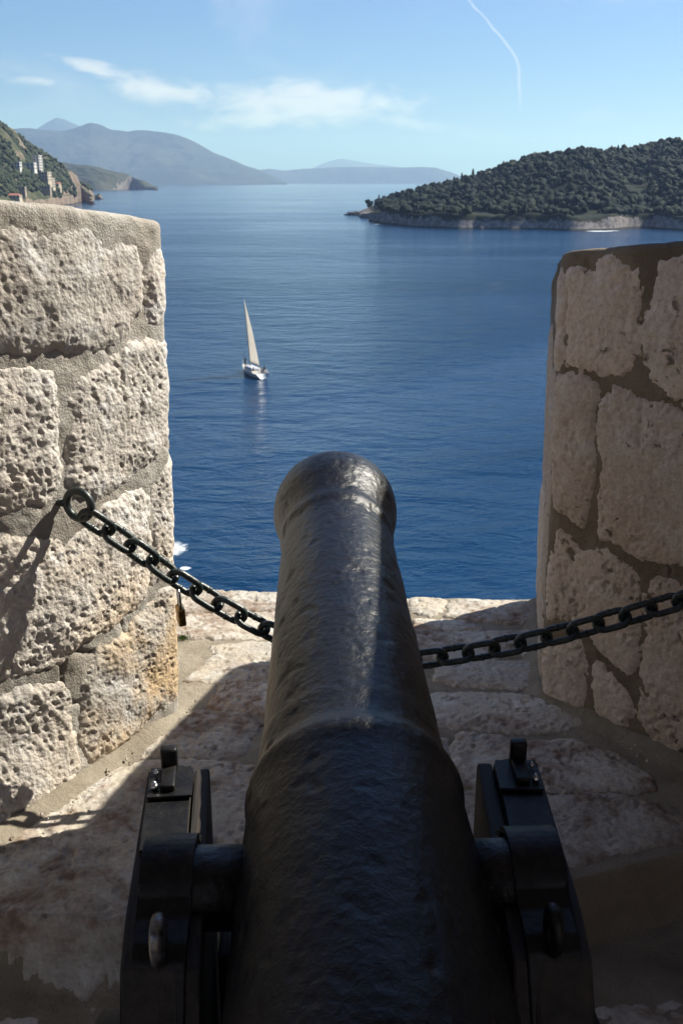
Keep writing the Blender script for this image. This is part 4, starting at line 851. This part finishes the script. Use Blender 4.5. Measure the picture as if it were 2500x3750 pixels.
# ------------------------------------------------------------------ sailing boat
bp = on_sea(583, 860); D = Vector((bp.x, bp.y, 0)).length
a0 = on_sea(556, 842); a1 = on_sea(608, 866); hd = Vector((a0.x-a1.x, a0.y-a1.y)).normalized()
bt = empty('sailing_boat', (bp.x, bp.y, SEA), math.atan2(-hd.x, hd.y)); bt.rotation_euler = (0, R(-4.0), math.atan2(-hd.x, hd.y))
tag(bt, 'white sailing yacht under mainsail on the blue bay', 'boat')
M_HULL = simple('white_gelcoat', (.62, .62, .63), .35, sc_=.5, c2=(.52, .52, .53)); M_DECK = simple('grey_deck', (.42, .41, .38), .7, sc_=2); M_ALU = simple('mast_aluminium', (.30, .29, .27), .4, .5)
M_SAIL = simple('sailcloth', (.80, .77, .71), .75, sc_=.6, c2=(.74, .71, .65)); M_DARK = simple('dark_cloth', (.012, .012, .016), .8); M_SKIN = simple('skin', (.35, .2, .14), .6)
t_ = M_SAIL.node_tree; pb_ = t_.nodes['Principled BSDF']; tl_ = t_.nodes.new('ShaderNodeBsdfTranslucent'); tl_.inputs[0].default_value = (.88, .83, .75, 1)
mx_ = t_.nodes.new('ShaderNodeMixShader'); mx_.inputs[0].default_value = .55; t_.links.new(pb_.outputs[0], mx_.inputs[1]); t_.links.new(tl_.outputs[0], mx_.inputs[2]); t_.links.new(mx_.outputs[0], t_.nodes['Material Output'].inputs[0])
LB = 10.8
st = np.linspace(-1, 1, 25); V = []; npn = 13
for s in st:
    w_ = 1.62*(1-max(0, (s+.1)/1.1)**2.1)**.9 if s > -.1 else 1.62-.22*((-.1-s)/.9)**2
    w_ = max(w_, .03); sheer = 1.02+.28*max(0, s)**2+.04*s*s; dr = .45*(1-abs(s)**3)+.05
    for k in range(npn):
        a = -1+2*k/(npn-1); x = w_*math.copysign(abs(a)**.75, a); z = -dr+(sheer+dr)*abs(a)**(2.2)
        V.append((x, s*LB/2+.25*(sheer and z/1.3)*(1 if s > .6 else 0), z))
F = [(i*npn+k, i*npn+k+1, (i+1)*npn+k+1, (i+1)*npn+k) for i in range(24) for k in range(npn-1)]
F.append(tuple(range(npn)))
mesh_obj('hull', V, F, M_HULL, bt)
DV = []; DF = []
for i, s in enumerate(st):
    L_, R_ = V[i*npn], V[i*npn+npn-1]; well = -.42 if -.92 < s < -.35 else -.06
    for f in (0, .14, .2, .5, .8, .86, 1):
        DV.append((L_[0]+(R_[0]-L_[0])*f, L_[1], L_[2]-.05+(well if .15 < f < .85 else 0)+.05*(1-(2*f-1)**2)))
DF = [(i*7+k, i*7+k+1, (i+1)*7+k+1, (i+1)*7+k) for i in range(24) for k in range(6)]
mesh_obj('deck', DV, DF, M_DECK, bt)
cbv = []; 
bm = bmesh.new(); vs = box(bm, (0, .9, 1.22), (1.75, 3.9, .48), bev=.14, seg=3)
for v in bm.verts:
    if v.co.z > 1.2: v.co.x *= .8; v.co.y = .9+(v.co.y-.9)*.86
cab = bm_obj('cabin', bm, M_HULL, bt)
for sx_ in (-1, 1):
    for yy in (-.1, 1.0, 2.0):
        bm = bmesh.new(); box(bm, (sx_*.83, yy, 1.24), (.05, .6, .14), bev=.01); bm_obj('window', bm, M_DARK, cab)
MH = 14.6
V, F = tube([(0, 1.5, 1.1), (0, 1.5, MH*.7), (0, 1.45, MH)], [.085, .075, .05], 10); mesh_obj('mast', V, F, M_ALU, bt)
bo = Vector((.35, -2.75, 2.05)); V, F = tube([(0, 1.42, 2.15), tuple(bo)], .07, 8); mesh_obj('boom', V, F, M_ALU, bt)
# mainsail: luff on the mast, leech from the head to the boom end, battens
nu, nv = 26, 10; SV = []
for i in range(nu):
    f = i/(nu-1); l = Vector((0, 1.42-.02*f, 2.25+(MH-.9-2.25)*f)); e = bo.lerp(Vector((0, 1.30, MH-.7)), f**1.0)+Vector((0, -.35*math.sin(math.pi*f), 0))
    for j in range(nv):
        g_ = j/(nv-1); p = l.lerp(e, g_); cm = .45*math.sin(math.pi*g_)*math.sin(math.pi*min(1, f*.9+.12)); p = p+Vector((cm*.9, cm*.1, 0)); SV.append(tuple(p))
sl = mesh_obj('mainsail', SV, grid_faces(nu, nv), M_SAIL, bt); md = sl.modifiers.new('thick', 'SOLIDIFY'); md.thickness = .02
for i in (7, 11, 16, 21):
    V, F = tube([tuple(Vector(SV[i*nv+j])+Vector((.03, -.03, 0))) for j in range(3, nv)], .02, 5); mesh_obj('batten', V, F, M_DARK, sl)
for nm, pts_ in (('forestay', [(0, LB/2-.1, 1.35), (0, 1.45, MH-.5)]), ('backstay', [(0, -LB/2+.2, 1.1), (0, 1.45, MH)]), ('shroud', [(1.45, 1.2, 1.1), (.6, 1.45, 6.6), (0, 1.45, MH-1.0)]), ('shroud', [(-1.45, 1.2, 1.1), (-.6, 1.45, 6.6), (0, 1.45, MH-1.0)])):
    V, F = tube(pts_, .012, 5); mesh_obj(nm, V, F, M_ALU, bt)
V, F = tube([(-.62, 1.45, 6.6), (0, 1.45, 6.65), (.62, 1.45, 6.6)], .03, 6); mesh_obj('spreader', V, F, M_ALU, bt)
V, F = tube([(-.5, LB/2-.8, 1.3), (-.42, LB/2-.6, 1.95), (0, LB/2+.25, 2.0), (.42, LB/2-.6, 1.95), (.5, LB/2-.8, 1.3)], .03, 6); mesh_obj('bow_rail', V, F, M_HULL, bt)
V, F = tube([(-1.3, -3.6, 1.1), (-1.25, -4.6, 1.75), (-.9, -5.3, 1.75), (.9, -5.3, 1.75), (1.25, -4.6, 1.75), (1.3, -3.6, 1.1)], .025, 6); mesh_obj('stern_rail', V, F, M_ALU, bt)
V, F = tube([(.0+.38*math.cos(a), -3.9+.1, 1.45+.38*math.sin(a)) for a in np.linspace(0, 6.28, 17)[:-1]], .02, 6, True); mesh_obj('steering_wheel', V, F, M_ALU, bt)
def person(loc, rz, label, sit=True, mat=M_DARK):
    me = bpy.data.meshes.new('person')
    J = dict(pel=(0, 0, 0), wa=(0, -.02, .2), chst=(0, .0, .42), nk=(0, .02, .56), hd=(0, .04, .66), ht=(0, .04, .79), ls=(-.19, 0, .48), le=(-.25, .1, .22), lh=(-.16, .32, .12), rs=(.19, 0, .48), re=(.25, .1, .22), rh=(.16, .32, .12))
    if sit: J.update(lp=(-.1, .02, -.02), lk=(-.12, .44, .02), lf=(-.12, .48, -.42), lt=(-.12, .62, -.46), rp=(.1, .02, -.02), rk=(.12, .44, .02), rf=(.12, .48, -.42), rt=(.12, .62, -.46))
    else: J.update(lp=(-.1, 0, -.04), lk=(-.12, .05, -.45), lf=(-.12, 0, -.86), lt=(-.12, .14, -.9), rp=(.1, 0, -.04), rk=(.12, .05, -.45), rf=(.12, 0, -.86), rt=(.12, .14, -.9))
    ks = list(J); E = [('pel', 'wa'), ('wa', 'chst'), ('chst', 'nk'), ('nk', 'hd'), ('hd', 'ht'), ('chst', 'ls'), ('ls', 'le'), ('le', 'lh'), ('chst', 'rs'), ('rs', 're'), ('re', 'rh'), ('pel', 'lp'), ('lp', 'lk'), ('lk', 'lf'), ('lf', 'lt'), ('pel', 'rp'), ('rp', 'rk'), ('rk', 'rf'), ('rf', 'rt')]
    me.from_pydata([J[k] for k in ks], [(ks.index(a), ks.index(b)) for a, b in E], [])
    rad = dict(pel=.14, wa=.13, chst=.15, nk=.06, hd=.095, ht=.075, ls=.075, le=.05, lh=.035, rs=.075, re=.05, rh=.035, lp=.10, lk=.07, lf=.05, lt=.04, rp=.10, rk=.07, rf=.05, rt=.04)
    o = bpy.data.objects.new('person', me); col.objects.link(o); o.modifiers.new('skin', 'SKIN')
    for k, v in zip(ks, me.skin_vertices[0].data): v.radius = (rad[k], rad[k])
    me.skin_vertices[0].data[0].use_root = True
    sb = o.modifiers.new('sub', 'SUBSURF'); sb.levels = 1; sb.render_levels = 1; me.materials.append(mat)
    o.location = loc; o.rotation_euler = (0, 0, rz); tag(o, label, 'person')
    return o
bt_m = Matrix.Translation(bt.location) @ bt.rotation_euler.to_matrix().to_4x4(); rz0 = bt.rotation_euler.z
M_PALE = simple('pale_shirt', (.35, .32, .30), .8); 
for (x, y, z, r, lab, sit, mt_) in ((-.35, 3.2, 2.25, 0.4, 'person in dark clothes standing on the foredeck of the yacht near the bow', False, M_DARK),
        (-.75, -2.2, 1.25, 1.2, 'person in dark clothes sitting by the cabin under the boom end', True, M_DARK),
        (.55, -3.0, 1.2, -1.4, 'person in a pale shirt sitting low in the middle of the cockpit', True, M_PALE),
        (.75, -4.3, 1.55, .3, 'person in dark clothes at the stern steering the yacht', True, M_DARK)):
    person(bt_m @ Vector((x, y, z)), rz0+r, lab, sit, mt_)
